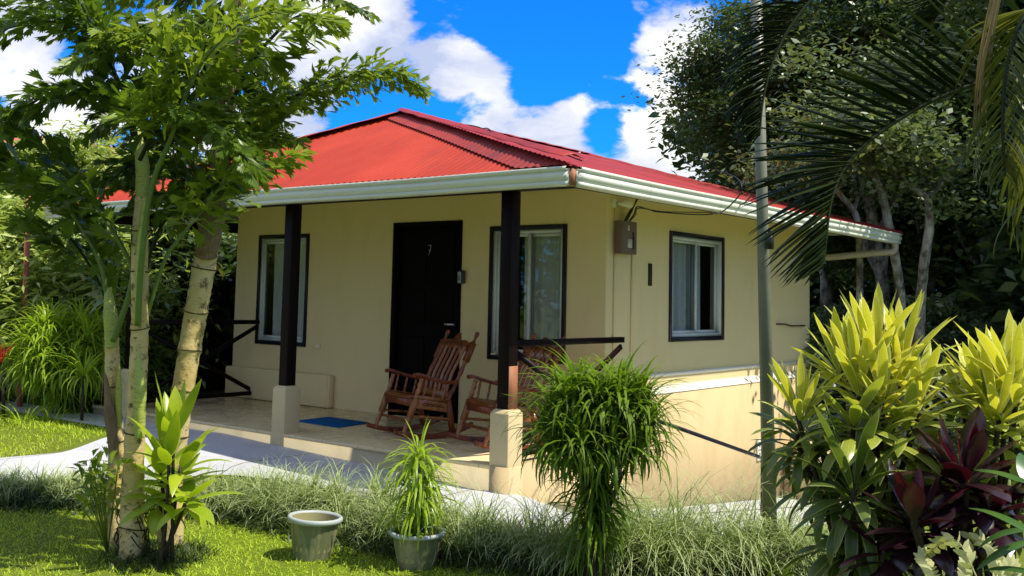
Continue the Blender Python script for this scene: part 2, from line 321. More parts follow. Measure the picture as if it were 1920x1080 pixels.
def stamp(mb,tv,tf,org,X,Y,Z,sc,rnd=None):
    # template verts tv in (x,y,z) mapped on frames X,Y,Z at org with scale sc
    tv=np.asarray(tv,float);N=len(org);sc=np.broadcast_to(sc,(N,))
    V=org[:,None,:]+sc[:,None,None]*(tv[None,:,0,None]*X[:,None,:]+tv[None,:,1,None]*Y[:,None,:]+tv[None,:,2,None]*Z[:,None,:])
    k=len(tv);by={}
    for q in tf: by.setdefault(len(q),[]).append(q)
    rnd=RS.rand(N) if rnd is None else rnd
    n0=mb.n
    mb.v.append(V.reshape(-1,3));mb.n+=N*k;mb.useattr=True
    mb.a['rnd'].append(np.repeat(rnd,k));mb.a['t'].append(np.tile(tv[:,0],N));mb.a['u'].append(np.tile(tv[:,1]*2,N))
    for q in by.values():
        q=np.array(q);mb.f.append((q[None,:,:]+(np.arange(N)*k)[:,None,None]+n0).reshape(-1,q.shape[1]))
    return mb
LEAF_V=[(0,0,0),(.3,.20,.03),(.3,-.20,.03),(.65,.19,.0),(.65,-.19,.0),(1,0,-.12),(.35,0,-.03),(.65,0,-.06)]
LEAF_F=[(0,2,6),(0,6,1),(1,6,7,3),(6,2,4,7),(3,7,5),(7,4,5)]
QUAD_V=[(0,0,0),(.5,.24,.04),(.5,-.24,.04),(1,0,-.08)];QUAD_F=[(0,2,3,1)]
FISH_V=[(0,0,0),(.55,.15,.02),(.5,-.11,.02),(1.05,.30,-.06),(.84,.15,-.03),(1.0,.14,-.08),(.83,.05,-.04),(.97,.0,-.10),(.76,-.05,-.04),(.86,-.13,-.07),(.64,-.13,-.02),(.68,-.22,-.04),(.45,.02,-.03)]
FISH_V=[(x_,y_*1.12,z_) for x_,y_,z_ in FISH_V]
FISH_F=[(0,12,1),(0,2,12),(1,12,4),(1,4,3),(12,6,5,4),(12,8,7,6),(12,10,9,8),(12,2,11,10)]
def rframes(N,up=None,tilt=.9):
    a=RS.rand(N)*2*np.pi;e=(RS.rand(N)-.45)*tilt*1.6
    X=np.stack([np.cos(a)*np.cos(e),np.sin(a)*np.cos(e),-np.sin(e)],1);r=unit(RS.randn(N,3)*.55+np.array([0,0,1]));Y=unit(np.cross(r,X));return X,Y,np.cross(X,Y)
# ------------------------------------------------------------------ light and sky
SUN=unit(np.array([.617,.20,1.0])); EL=math.asin(SUN[2])
sl=bpy.data.lights.new('sun','SUN');sl.energy=4.1;sl.angle=R(.5);sl.color=(1,.93,.80)
so=bpy.data.objects.new('sun',sl);COL.objects.link(so);so.rotation_euler=Vector(tuple(SUN)).to_track_quat('Z','Y').to_euler()
w=bpy.data.worlds.new('World');scn.world=w;w.use_nodes=True;nt=w.node_tree;nn=nt.nodes;bgd=nn['Background']
class WN(NT):
    def __init__(s): s.t=nt;s.n=nn;s.l=nt.links
W_=WN()
sky=W_.new('ShaderNodeTexSky',sky_type='NISHITA',sun_disc=False);sky.sun_elevation=EL;sky.sun_rotation=math.atan2(SUN[0],SUN[1]);sky.air_density=1;sky.dust_density=.3;sky.ozone_density=2
tcd=W_.new('ShaderNodeTexCoord');dirv=tcd.outputs['Generated']
mp=W_.new('ShaderNodeMapping');W_.link(dirv,mp.inputs[0]);mp.inputs['Scale'].default_value=(1,1,1.7)
n1=W_.noise(mp.outputs[0],5.5,12,.58,.25);n2=W_.noise(mp.outputs[0],11,9,.6,.6)
blobs=[(60,170,9,.55),(250,300,9,.45),(620,60,6.5,.42),(520,0,6,.4),(640,190,2.2,.12),(850,110,3.8,.34),(930,190,4.0,.32),(1095,160,2.2,.3),(1060,248,3.4,.34),(1250,70,5.6,.72),(1235,190,4.6,.62),(1330,150,7,.5),(1270,290,4,.3),(790,100,2.5,.2),(640,30,4,.2),(575,245,2,.25),(700,60,3,.14),
 (742,135,3.0,-.55),(1130,90,2.4,-.3),(1130,235,1.8,-.35),(1010,190,2.0,-.3),(1040,50,4.6,-.5),(960,20,4,-.3),(800,20,2.6,-.4),(660,220,3.6,-.4),(760,190,2.6,-.3),(1010,150,2.4,-.25),(1130,260,1.6,-.2)]
acc=None
for x,y,deg,wt in blobs:
    d=unit(ray(x,y));vm=W_.new('ShaderNodeVectorMath',operation='DISTANCE');W_.link(dirv,vm.inputs[0]);vm.inputs[1].default_value=tuple(d)
    mr=W_.new('ShaderNodeMapRange',interpolation_type='SMOOTHERSTEP');W_.link(vm.outputs['Value'],mr.inputs[0]);mr.inputs[1].default_value=0;mr.inputs[2].default_value=2*math.sin(R(deg)/2)*1.25;mr.inputs[3].default_value=wt;mr.inputs[4].default_value=0
    acc=mr.outputs[0] if acc is None else W_.math('ADD',acc,mr.outputs[0])
sepz=W_.new('ShaderNodeSeparateXYZ');W_.link(dirv,sepz.inputs[0])
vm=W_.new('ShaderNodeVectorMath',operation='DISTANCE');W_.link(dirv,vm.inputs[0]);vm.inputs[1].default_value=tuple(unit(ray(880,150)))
mr=W_.new('ShaderNodeMapRange',interpolation_type='SMOOTHSTEP');W_.link(vm.outputs['Value'],mr.inputs[0]);mr.inputs[1].default_value=.45;mr.inputs[2].default_value=.9;mr.inputs[3].default_value=0;mr.inputs[4].default_value=.40  # extra unseen cloud outside the view, added to whiten and lift ambient light
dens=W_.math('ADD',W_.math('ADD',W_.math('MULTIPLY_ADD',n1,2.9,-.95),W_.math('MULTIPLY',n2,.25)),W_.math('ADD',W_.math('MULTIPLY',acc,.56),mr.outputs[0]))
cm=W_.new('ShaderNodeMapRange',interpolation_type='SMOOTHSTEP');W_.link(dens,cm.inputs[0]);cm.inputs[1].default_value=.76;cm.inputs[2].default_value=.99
n3=W_.noise(mp.outputs[0],7,8,.6,.4)
cl=W_.mix(W_.ramp(W_.math('ADD',n3,W_.math('MULTIPLY',acc,.25)),[(.48,0),(.88,1)]),(.40,.46,.64),(1.0,.98,.91))
skc=W_.mix(1.0,sky.outputs[0],(.025,.38,.92),'MULTIPLY')
sm=W_.mix(1.0,skc,(SKYS,)*3,'MULTIPLY') if False else skc
clb=W_.mix(1.0,cl,(CLB,)*3,'MULTIPLY') if False else None
CLOUD=W_.new('ShaderNodeVectorMath',operation='SCALE');W_.link(cl,CLOUD.inputs[0]);CLOUD.inputs['Scale'].default_value=5.6
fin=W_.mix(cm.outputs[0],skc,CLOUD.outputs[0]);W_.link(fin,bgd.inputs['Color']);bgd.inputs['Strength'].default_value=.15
# ------------------------------------------------------------------ terrain
def ss(x,a,b): t=np.clip((np.asarray(x,float)-a)/(b-a),0,1);return t*t*(3-2*t)
def hz(x,y):
    x=np.asarray(x,float);y=np.asarray(y,float)
    zp=np.interp(x,[-12,-3.3,.3,1.2,4],[-.14,-.10,-.215,-.36,-.45])
    h0=-.36+.15*ss(-x,2.0,3.9)-.06*ss(x,1.5,3)
    w=ss(y,-3.15,-2.55);h=h0*(1-w)+zp*w
    hs=np.interp(y,[-3,-1.8,-.5,1,4.3,8,14,40],[-.38,-.34,-.56,-.76,-1.10,-1.5,-2.0,-2.4])
    ws=np.maximum(ss(x,.3,1.0)*ss(y,-2.6,-1.7),ss(x,-.3,.03)*ss(y,-1.75,-1.2));h=h*(1-ws)+hs*ws
    b=ss(y,6,14);h=h*(1-b)+(-2.0)*b
    return h
xs=np.concatenate([np.linspace(-160,-16,14),np.arange(-14,8,.2),np.linspace(9,160,14)]);ys=np.concatenate([np.linspace(-120,-12,10),np.arange(-10,10,.2),np.linspace(11,200,18)])
X,Y=np.meshgrid(xs,ys,indexing='ij');g=MB();g.grid(np.stack([X,Y,hz(X,Y)],2))
tag(g.build('ground','lawn_soil',smooth=True),'sloping green garden ground around the cabin','ground',kind='structure')
pairs=[((.06,9),(1.35,9)),((.06,4),(1.35,4)),((.06,0),(1.35,-.2)),((.06,-1.2),(1.4,-1.7)),((.1,-1.79),(1.25,-2.45)),((-.5,-1.79),(.3,-2.62)),((-1.5,-1.79),(-1,-2.66)),((-2.5,-1.79),(-2.0,-2.8)),((-3.4,-1.82),(-2.6,-3.1)),((-3.76,-2.4),(-2.85,-3.5)),((-3.8,-3.0),(-3.05,-3.95)),((-3.95,-3.9),(-3.35,-4.6)),((-4.4,-5.2),(-3.7,-5.5)),((-5.2,-8),(-4.4,-8.2))]
F_=spline([(*a,0) for a,b in pairs],140);N_=spline([(*b,0) for a,b in pairs],140);T=np.linspace(0,1,10)
P=F_[:,None,:2]*(1-T)[None,:,None]+N_[:,None,:2]*T[None,:,None]
g=MB();g.grid(np.dstack([P,hz(P[...,0],P[...,1])+.02]));tag(g.build('path','concrete',smooth=True),'pale concrete path curving past the porch','path',kind='structure')
g=MB();pp=[(-7.5,-1.8),(-3.6,-1.8)]
g.grid(np.array([[(x,y,hz(x,y)+.016) for y in np.linspace(-2.3,-1.79,4)] for x in np.linspace(-7.5,-3.3,20)]));g.build('path','concrete',smooth=True);tag(bpy.data.objects[-1] if False else COL.objects[-1],'pale concrete strip at the left end of the porch','path',kind='structure')
# ------------------------------------------------------------------ the house
H=thing('house','cream one storey cabin with red corrugated hip roof and tiled front porch','house',(0,0,0))
def wall(mb,mapf,a0,a1,z0,z1,th,holes):
    A=sorted({a0,a1}|{h[0] for h in holes}|{h[1] for h in holes});Z=sorted({z0,z1}|{h[2] for h in holes}|{h[3] for h in holes})
    def q(p): mb.add([mapf(*k) for k in p],[(0,1,2,3)])
    for i in range(len(A)-1):
        for j in range(len(Z)-1):
            ca,cz=(A[i]+A[i+1])/2,(Z[j]+Z[j+1])/2
            if any(h[0]<ca<h[1] and h[2]<cz<h[3] for h in holes): continue
            for o in (0,-th): q([(A[i],o,Z[j]),(A[i+1],o,Z[j]),(A[i+1],o,Z[j+1]),(A[i],o,Z[j+1])])
    for h in holes+[(a0,a1,z0,z1)]:
        for p in ([(h[0],0,h[2]),(h[0],-th,h[2]),(h[0],-th,h[3]),(h[0],0,h[3])],[(h[1],0,h[2]),(h[1],-th,h[2]),(h[1],-th,h[3]),(h[1],0,h[3])],[(h[0],0,h[2]),(h[1],0,h[2]),(h[1],-th,h[2]),(h[0],-th,h[2])],[(h[0],0,h[3]),(h[1],0,h[3]),(h[1],-th,h[3]),(h[0],-th,h[3])]): q(p)
FM=lambda a,o,z:(a,-o,z); SM=lambda a,o,z:(o,a,z)
W1=(-5.068,-4.135,.666,1.995);W2=(-1.387,-.439,.673,2.004);W3=(1.185,2.423,.877,2.008);DR=(-2.751,-1.76,0,2.08)
def inset(w,d): return (w[0]+d,w[1]-d,w[2]+d,w[3]-d)
g=MB();wall(g,FM,-5.508,-.002,0,2.44,.14,[inset(W1,.045),inset(W2,.045),(DR[0]+.05,DR[1]-.05,0.002,DR[3]-.05)]);g.build('front_wall','wall_paint',H)
g=MB();wall(g,SM,.003,4.93,.40,2.44,.14,[inset(W3,.045)]);g.build('side_wall','wall_paint',H)
g=MB();wall(g,lambda a,o,z:(-5.51-o,a,z),.004,4.93,-.6,2.36,.14,[]);g.build('side_wall','wall_paint',H)
g=MB();wall(g,lambda a,o,z:(a,4.93+o,z),-5.50,-.001,-1.3,2.36,.14,[]);g.build('back_wall','wall_paint',H)
g=MB();g.prism([(-.2,-1.4),(.055,-1.4),(.055,.372),(-.2,.372)],1,.0,4.96)
# prism along y: poly given as (x,z)
g.build('foundation','foundation_paint',H)
g=MB();g.prism([(.0015,.3725),(.060,.3725),(.060,.380),(.0015,.452)],1,.0,4.96);g.build('sloping_ledge','trim_and_sun_white',H)  # ledge shares the wall paint; its white stands in for sun on the slope
g=MB();g.prism([(0,.535),(.012,.535),(.018,.55),(.018,.568),(.0,.572)],1,-.0,4.94);g.build('drip_moulding','trim_and_sun_white',H)
g=MB();g.box(-5.53,-3.66,-.085,-.002,.004,.37);g.box(-3.66,-3.62,-.085,-.002,.004,.37);g.build('low_wall_ledge','wall_paint',H,bevel=.012)
g=MB();g.box(-5.6,.279,-1.772,-.001,-.9,-.03);g.build('porch_slab','slab_paint',H)
g=MB();g.box(-5.62,.285,-1.780,-.001,-.03,0);g.build('porch_floor','porch_tiles',H,bevel=.006)
g=MB();g.box(.12,.292,-1.79,-.001,-.9,.001);g.build('foundation','foundation_paint',H)
g=MB();g.box(-5.3,-.15,.15,4.75,.0,.02);g.box(-5.36,-.15,2.25,2.28,-.3,2.3) if False else None;g.box(-5.36,-.15,.15,4.78,2.32,2.34);g.build('interior_floor','room',H)
g=MB();g.box(-3.6,-3.5,.15,4.78,.02,2.32);g.box(-5.36,-.15,2.9,3.0,.02,2.32);g.build('interior_wall','room',H)
# small details on the walls
g=MB();g.box(.001,.016,.125,.145,.40,2.2);g.box(.001,.014,.44,.456,.55,1.78);g.build('conduit','wall_paint',H)
g=MB();g.box(.001,.006,*sorted((G(1215,500,0,0)[1],G(1222,500,0,0)[1])),G(1219,536,0,0)[2],G(1219,494,0,0)[2]);g.build('wall_slot','stalk_dark',H)
g=MB();p=G(1147,637,0,0);g.tube([(0.0,p[1],p[2]),(.02,p[1],p[2])],.03,14);g.build('doorbell','wall_paint',H)
for (x,y) in ((595,650),(922,668)):
    p=G(x,y,1,0);g=MB();g.box(p[0]-.055,p[0]+.055,-.010,-.001,p[2]-.035,p[2]+.035);o=g.build('wall_socket','wall_paint',H,bevel=.003)
    g=MB();g.box(p[0]-.035,p[0]-.005,-.013,-.009,p[2]-.02,p[2]+.02);g.box(p[0]+.005,p[0]+.035,-.013,-.009,p[2]-.02,p[2]+.02);s=g.build('socket_face','trim_and_sun_white',None);s.parent=o
p=G(1488,610,0,0);g=MB();g.tube([(.01,p[1]-.55,p[2]+.02),(.03,p[1]-.35,p[2]+.02),(.035,p[1]-.15,p[2]-.005),(.03,p[1]+.3,p[2]-.005)],.010,6);g.build('iron_hook','carving',H)
# windows
def bxm(mb,mf,a0,a1,o0,o1,z0,z1):
    p=[mf(a,o,z) for z in (z0,z1) for a,o in ((a0,o0),(a1,o0),(a1,o1),(a0,o1))]
    mb.add(p,[(0,3,2,1),(4,5,6,7),(0,1,5,4),(1,2,6,5),(2,3,7,6),(3,0,4,7)])
def ring(mb,mf,w,t,o0,o1):
    bxm(mb,mf,w[0],w[0]+t,o0,o1,w[2],w[3]);bxm(mb,mf,w[1]-t,w[1],o0,o1,w[2],w[3]);bxm(mb,mf,w[0]+t,w[1]-t,o0,o1,w[2],w[2]+t);bxm(mb,mf,w[0]+t,w[1]-t,o0,o1,w[3]-t,w[3])
def window(mf,w,curt,label):
    g=MB();ring(g,mf,w,.046,.0015,.014);win=g.build('window','black_trim',H);win['label']=label
    def sub(n,m,mt,**k):
        o=m.build(n,mt,None,**k);o.parent=win;return o
    i=inset(w,.0465);g=MB();ring(g,mf,i,.032,-.085,-.002);sub('window_frame',g,'alum')
    j=inset(i,.033);mid=(j[0]+j[1])/2
    g=MB();ring(g,mf,(j[0],mid+.02,j[2],j[3]),.030,-.045,-.015);sub('sash',g,'alum')
    g=MB();ring(g,mf,(mid-.02,j[1],j[2],j[3]),.030,-.078,-.048);sub('sash',g,'alum')
    g=MB();g.add([mf(a,-.030,z) for a,z in ((j[0]+.02,j[2]+.02),(mid,j[2]+.02),(mid,j[3]-.02),(j[0]+.02,j[3]-.02))],[(0,1,2,3)]);sub('pane',g,'glass')
    g=MB();g.add([mf(a,-.063,z) for a,z in ((mid-.01,j[2]+.02),(j[1]-.02,j[2]+.02),(j[1]-.02,j[3]-.02),(mid-.01,j[3]-.02))],[(0,1,2,3)]);sub('pane',g,'glass')
    for a,b in curt:
        n_=int((b-a)*150)+8;A=np.linspace(a,b,n_);ph=RS.rand()*6
        rows=[]
        for z in np.linspace(w[2]-.1,w[3]+.02,14):
            k=(w[3]-z)/(w[3]-w[2]);o=-.115+.022*np.sin(A*52+ph+.6*np.sin(A*13))*(.5+.5*k)+.012*np.sin(A*23+k*1.2+ph)
            rows.append([mf(x,oo,z) for x,oo in zip(A,o)])
        g=MB();g.grid(np.array(rows));sub('curtain',g,'curtain2',smooth=True)
window(FM,W1,[(W1[0]+.17,W1[1]-.03)],'left front window half hidden by a dark post, sheer curtain inside')
window(FM,W2,[(W2[0]+.34,W2[1]-.02),(W2[0]+.17,W2[0]+.26)],'front window by the house corner with sheer curtain')
window(SM,W3,[(W3[0]+.03,W3[0]+.60),(W3[0]+.62,W3[0]+.90)],'side wall window with curtain drawn to the left')
# door
g=MB();ring(g,FM,(DR[0],DR[1],DR[2]-.06,DR[3]),.052,-.10,.014);D=g.build('door','door_wood',H)
g=MB();w_=(DR[0]+.052,DR[1]-.052,.004,DR[3]-.052);bxm(g,FM,w_[0],w_[1],-.075,-.04,w_[2],w_[3])
for a0,a1 in ((w_[0]+.08,(w_[0]+w_[1])/2-.04),((w_[0]+w_[1])/2+.04,w_[1]-.08)):
    for z0,z1 in ((.15,.85),(1.0,1.35),(1.45,1.92)): bxm(g,FM,a0,a1,-.04,-.028,z0,z1)
o=g.build('door_leaf','door_wood',None,bevel=.006);o.parent=D
p=G(806,469,1,.03);g=MB();g.beam((p[0]-.022,.026,p[2]+.05),(p[0]+.022,.026,p[2]+.05),.004,.008);g.beam((p[0]+.021,.026,p[2]+.05),(p[0]-.008,.026,p[2]-.055),.004,.009,(0,1,0));g.beam((p[0]-.016,.026,p[2]),(p[0]+.02,.026,p[2]+.004),.004,.006)
o=g.build('door_number','silver',None);o.parent=D;o['label']='small metal number 7'
g=MB();g.tube([(-1.85,.04,1.0),(-1.85,-.02,1.0),(-1.95,-.03,1.0)],.011,8);o=g.build('door_handle','silver',None);o.parent=D
p=G(869,520,1,0);g=MB();g.box(p[0]-.038,p[0]+.040,-.045,-.016,p[2]-.065,p[2]+.07);L_=g.build('key_lock_box','black',H,bevel=.008)
g=MB();g.box(p[0]-.034,p[0]+.012,-.056,-.046,p[2]-.06,p[2]+.055);o=g.build('lock_box_cover','grey_plastic',None,bevel=.006);o.parent=L_
g=MB()
for k in range(3):
    for q in range(2): g.box(p[0]-.022+q*.012,p[0]-.015+q*.012,-.059,-.0562,p[2]-.03+k*.018,p[2]-.018+k*.018)
o=g.build('lock_button','black',None);o.parent=L_
# posts
for xr,lab in ((-4.934,None),(-2.327,'porch post in front of the left window'),(.28,'porch post nearest the chairs with one sunlit weathered face')):
    x0,x1,y0,y1=xr-.182,xr,-1.776,-1.594;g=MB()
    zt=.40;c=.024
    v=[(x0,y0,.0005),(x1,y0,.0005),(x1,y1,.0005),(x0,y1,.0005),(x0,y0,zt),(x1,y0,zt),(x1,y1,zt),(x0,y1,zt),(x0+c,y0+c,zt+.03),(x1-c,y0+c,zt+.03),(x1-c,y1-c,zt+.03),(x0+c,y1-c,zt+.03)]
    f=[(8,9,10,11)];
    for k in range(4): f+=[(k,(k+1)%4,4+(k+1)%4,4+k),(4+k,4+(k+1)%4,8+(k+1)%4,8+k)]
    g.add(v,f)
    if xr>0: g.box(x0,x1+.014,y0-.001,y1,-.6,.0)
    else: g.box(x0,x1,y0-.008,y0+.02,-.3,.0)
    P_=g.build('porch_post','pedestal_paint',H,bevel=.006)
    if lab:P_['label']=lab
    cx,cy=(x0+x1)/2,(y0+y1)/2
    g=MB();g.box(cx-.055,cx+.055,cy-.055,cy+.055,zt+.03,2.121);o=g.build('post_column','dark_wood',None,bevel=.004);o.parent=P_
    if xr>0:
        g=MB();g.box(cx+.0556,cx+.0600,cy-.054,cy+.054,zt+.031,.76);o=g.build('bare_wood_patch','weathered_wood',None);o.parent=P_
# eave beams, soffit
g=MB();g.box(-6.40,.90,-1.755,-1.625,2.12,2.22);g.build('eave_beam','dark_wood',H)
g=MB();g.box(.80,.90,-1.624,5.45,2.12,2.22);g.build('eave_beam','dark_wood',H)
g=MB();g.box(-6.40,-6.30,-1.624,5.45,2.12,2.22);g.build('eave_beam','dark_wood',H)
for y in (-.6,.6,1.8,3.0,4.2): g=MB();g.box(-6.29,-5.66,y-.03,y+.03,2.12,2.2);g.build('rafter','dark_wood',H)
g=MB();g.add([(-6.46,-1.9,2.225),(.97,-1.9,2.225),(.97,5.5,2.225),(-6.46,5.5,2.225),(-5.5,0.0,2.40),(0,0.0,2.40),(0,4.9,2.40),(-5.5,4.9,2.40)],[(0,1,5,4),(1,2,6,5),(2,3,7,6),(3,0,4,7)]);g.build('soffit','soffit_paint',H)
g=MB();g.box(-6.47,.93,-1.892,-1.862,2.10,2.25);g.box(.862,.892,-1.86,5.53,2.10,2.25);g.box(-6.47,-6.44,-1.86,5.53,2.10,2.25);g.build('fascia_board','weathered_wood' if False else 'dark_wood',H)
g=MB();g.box(.894,.955,-1.955,-1.893,2.102,2.225);g.build('rotten_corner_board','weathered_wood',H)
# gutters : profile (outward, z)
GP=[(.0,.135),(.0,.0),(.082,.0),(.089,.006),(.089,.026),(.079,.031),(.081,.036),(.094,.046),(.102,.060),(.103,.076),(.096,.091),(.089,.097),(.090,.105),(.104,.110),(.109,.117),(.109,.134),(.097,.137),(.095,.128)]
def gutter(mapf,a0,a1,seams,name='gutter'):
    n_=60;A=np.linspace(a0,a1,n_);P=np.array([[mapf(a,o,z+.0025*math.sin(a*2.1)) for (o,z) in GP] for a in A]);g=MB();g.grid(P)
    for a in (a0,a1): g.add([mapf(a,o,z) for o,z in GP[:15]],[tuple(range(15))])
    G_=g.build(name,'gutter_metal',H);m=G_.modifiers.new('s','SOLIDIFY');m.thickness=.0018
    for s in seams:
        g=MB();P=np.array([[mapf(a,o+.0022,z+.0025*math.sin(a*2.1)-.002) for (o,z) in GP[1:15]] for a in (s,s+.028)]);g.grid(P);o=g.build('gutter_joint','gutter_metal',None);o.parent=G_
    return G_
gutter(lambda a,o,z:(a,-1.893-o,2.10+z),-6.50,.925,(-4.3,-1.12,.66))
gutter(lambda a,o,z:(.893+o,a,2.10+z),-1.905,5.56,(-.9,.35,2.6,4.9))
gutter(lambda a,o,z:(-6.472-o,a,2.10+z),-1.9,5.56,(.5,))
g=MB();a=G(1552,483,1,5.0);g.tube(spline([(.95,5.42,2.10),(.95,5.42,2.03),(.92,5.38,1.985),(.80,5.30,1.975),tuple(a),(a[0]-.4,a[1]-.02,a[2]-.02)],26),.042,12);g.build('downpipe','pipe_tan',H,smooth=True)
# corrugated roof
XL,XR,YF,YB,ZE=-6.50,.965,-1.965,5.62,2.240;AX=-2.72;AY,AY2,ZA=.05,3.58,3.305
def wave(s,amp=.0065): return amp*np.sin(s*2*np.pi/.076)
def sheetcols(mb,cols,lo,hi,up,rows=4,amp=.0065,lift=0):
    T=np.linspace(0,1,rows);P=lo[:,None,:]*(1-T)[None,:,None]+hi[:,None,:]*T[None,:,None]
    P=P+(wave(cols,amp)+lift)[:,None,None]*np.array(up)[None,None,:]
    # slight sagging of the sheets
    P[...,2]+=.006*np.sin(P[...,0]*1.7+1)*np.sin(P[...,1]*1.3);mb.grid(P);return mb
cx=np.arange(XL,XR,.0095)
def hipf(x,front=True):
    s=np.where(x>AX,(XR-x)/(XR-AX),(x-XL)/(AX-XL));y=YF+(AY-YF)*s if front else YB+(AY2-YB)*s
    return np.stack([x,y,ZE+(ZA-ZE)*s],1)
g=MB();lo=np.stack([cx,np.full_like(cx,YF),np.full_like(cx,ZE)],1);nf=unit([0,-(ZA-ZE),AY-YF]);sheetcols(g,cx,lo,hipf(cx),nf);g.build('roof_front','roof_red',H,smooth=True)
g=MB();lo=np.stack([cx,np.full_like(cx,YB),np.full_like(cx,ZE)],1);nb=unit([0,(ZA-ZE),YB-AY2]);sheetcols(g,cx,lo,hipf(cx,False),nb);g.build('roof_back','roof_red_side',H,smooth=True)
cy=np.arange(YF,YB,.0095)
def hips(y,xe):
    s=np.where(y<AY,(y-YF)/(AY-YF),np.where(y>AY2,(YB-y)/(YB-AY2),1.));return np.stack([xe+(AX-xe)*s,y,ZE+(ZA-ZE)*s],1)
for xe,nm in ((XR,1),(XL,-1)):
    g=MB();lo=np.stack([np.full_like(cy,xe),cy,np.full_like(cy,ZE)],1);ns=unit([nm*(ZA-ZE),0,abs(xe-AX)]);sheetcols(g,cy,lo,hips(cy,xe),ns);g.build('roof_side','roof_red_side',H,smooth=True)
# overlapping dull sheet along the right hip, jagged at its cut edge
c2=np.arange(-3.02,XR+.02,.0095);xj=.46
lo=[];hi=[]
for x in c2:
    s=(XR-x)/(XR-AX);h=hipf(np.array([min(x,XR)]))[0]
    sj=(xj-x)/(xj-(-2.95));sj=max(0,min(1,sj));zj=ZE+(ZA-.045-ZE)*sj;yj=YF+(AY-.09-YF)*sj
    lo.append((x,yj if x<xj else YF,zj if x<xj else ZE));
    if x<AX: h=hipf(np.array([x]))[0]
    hi.append(h)
lo=np.array(lo);hi=np.array(hi);g=MB();sheetcols(g,c2,lo,hi,nf,rows=3,amp=.0045,lift=.018);g.build('roof_hip_sheet','roof_red_dull',H,smooth=True)
def cap(a,b,wd,name,mat,lift=.03):
    a=np.array(a,float);b=np.array(b,float);n_=40;g=MB();T=np.linspace(0,1,n_);d=unit(b-a);sd=unit(np.cross(d,[0,0,1]));rows=[]
    for t in T:
        p=a+(b-a)*t;w2=wd*(1+.06*math.sin(t*37));rows.append([p+sd*o*w2+np.array([0,0,lift-.30*abs(o)*w2*(1 if abs(o)>.2 else .6)+.004*math.sin(t*60+o*5)]) for o in (-1,-.8,-.2,0,.2,.8,1)])
    g.grid(np.array(rows));o=g.build(name,mat,H);m=o.modifiers.new('s','SOLIDIFY');m.thickness=.003
cap((AX,AY,ZA),(AX,AY2,ZA),.17,'ridge_cap','roof_red_side');cap((AX,AY,ZA),(XL,YF,ZE),.17,'hip_cap','roof_red')
cap((AX,AY,ZA+.02),(XR,YF,ZE+.05),.09,'hip_cap','roof_red_side',.035);cap((AX,AY2,ZA),(XR,YB,ZE),.15,'hip_cap','roof_red_side')
g=MB();pts=[np.array(hipf(np.array([x]))[0])+np.array([.05,.1,.05+.015*math.sin(x*5)]) for x in np.linspace(-1.6,.9,24)];pts[8][2]+=.02;g.tube(spline(pts,60),.006,5);g.build('roof_wire','cable',H)
# railings
def railing(x,label):
    g=MB();g.box(x-.028,x+.028,-1.60,-.012,.905,.955);r=g.build('porch_railing','dark_wood',H);r['label']=label
    for k,(za,zb) in enumerate(((.87,.10),(.10,.87))):
        g=MB();g.beam((x+(.012 if k else -.012)*1.3,-1.59,za),(x+(.012 if k else -.012)*1.3,-.05,zb),.022,.045);o=g.build('rail_brace','dark_wood',None);o.parent=r
    g=MB();g.box(x-.022,x+.022,-1.60,-.012,.05,.095);o=g.build('bottom_rail','dark_wood',None);o.parent=r
railing(.19,'dark cross braced railing at the right end of the porch');railing(-5.02,'dark cross braced railing at the left end of the porch')
# electrical box, flood lamp
pb=[G(*q,0,.0) for q in ((1149,414),(1177,476))];y0,y1,z1,z0=pb[0][1],pb[1][1],2.03,1.72
g=MB();g.box(.017,.10,y0,y1,z0,z1);E_=g.build('electrical_box','box_brown',H,bevel=.006)
g=MB();g.box(.1005,.104,y0+.012,y1-.012,z0+.012,z1-.012);o=g.build('box_door','box_brown',None,bevel=.002);o.parent=E_
g=MB();g.box(.1045,.1055,y0+.10,y0+.18,z0+.06,z0+.14);o=g.build('box_sticker','paper',None);o.parent=E_
g=MB();g.box(.1045,.1055,y0+.10,y0+.13,z0+.22,z0+.27);o=g.build('box_sticker','paper',None);o.parent=E_
g=MB();g.box(.1045,.1052,y0+.184,y0+.221,z0+.048,z0+.212);[g.box(.1052,.1058,y0+.185,y0+.22,z0+.05+.028*k,z0+.068+.028*k) for k in range(6)];o=g.build('box_sticker','black',None);o.parent=E_
p=G(1150,381,0,0);g=MB();g.tube([(.0,p[1],p[2]),(.02,p[1],p[2])],[.045,.045],16);Fl=g.build('flood_lamp','lamp_white',H,smooth=False)
g=MB();q=np.array([.03,p[1]+.03,p[2]+.0]);g.tube([q,q+[.02,.04,-.005],q+[.035,.07,0],q+[.06,.14,0],q+[.062,.145,0]],[.014,.018,.03,.036,.02],14);o=g.build('lamp_bulb','lamp_white',None,smooth=True);o.parent=Fl
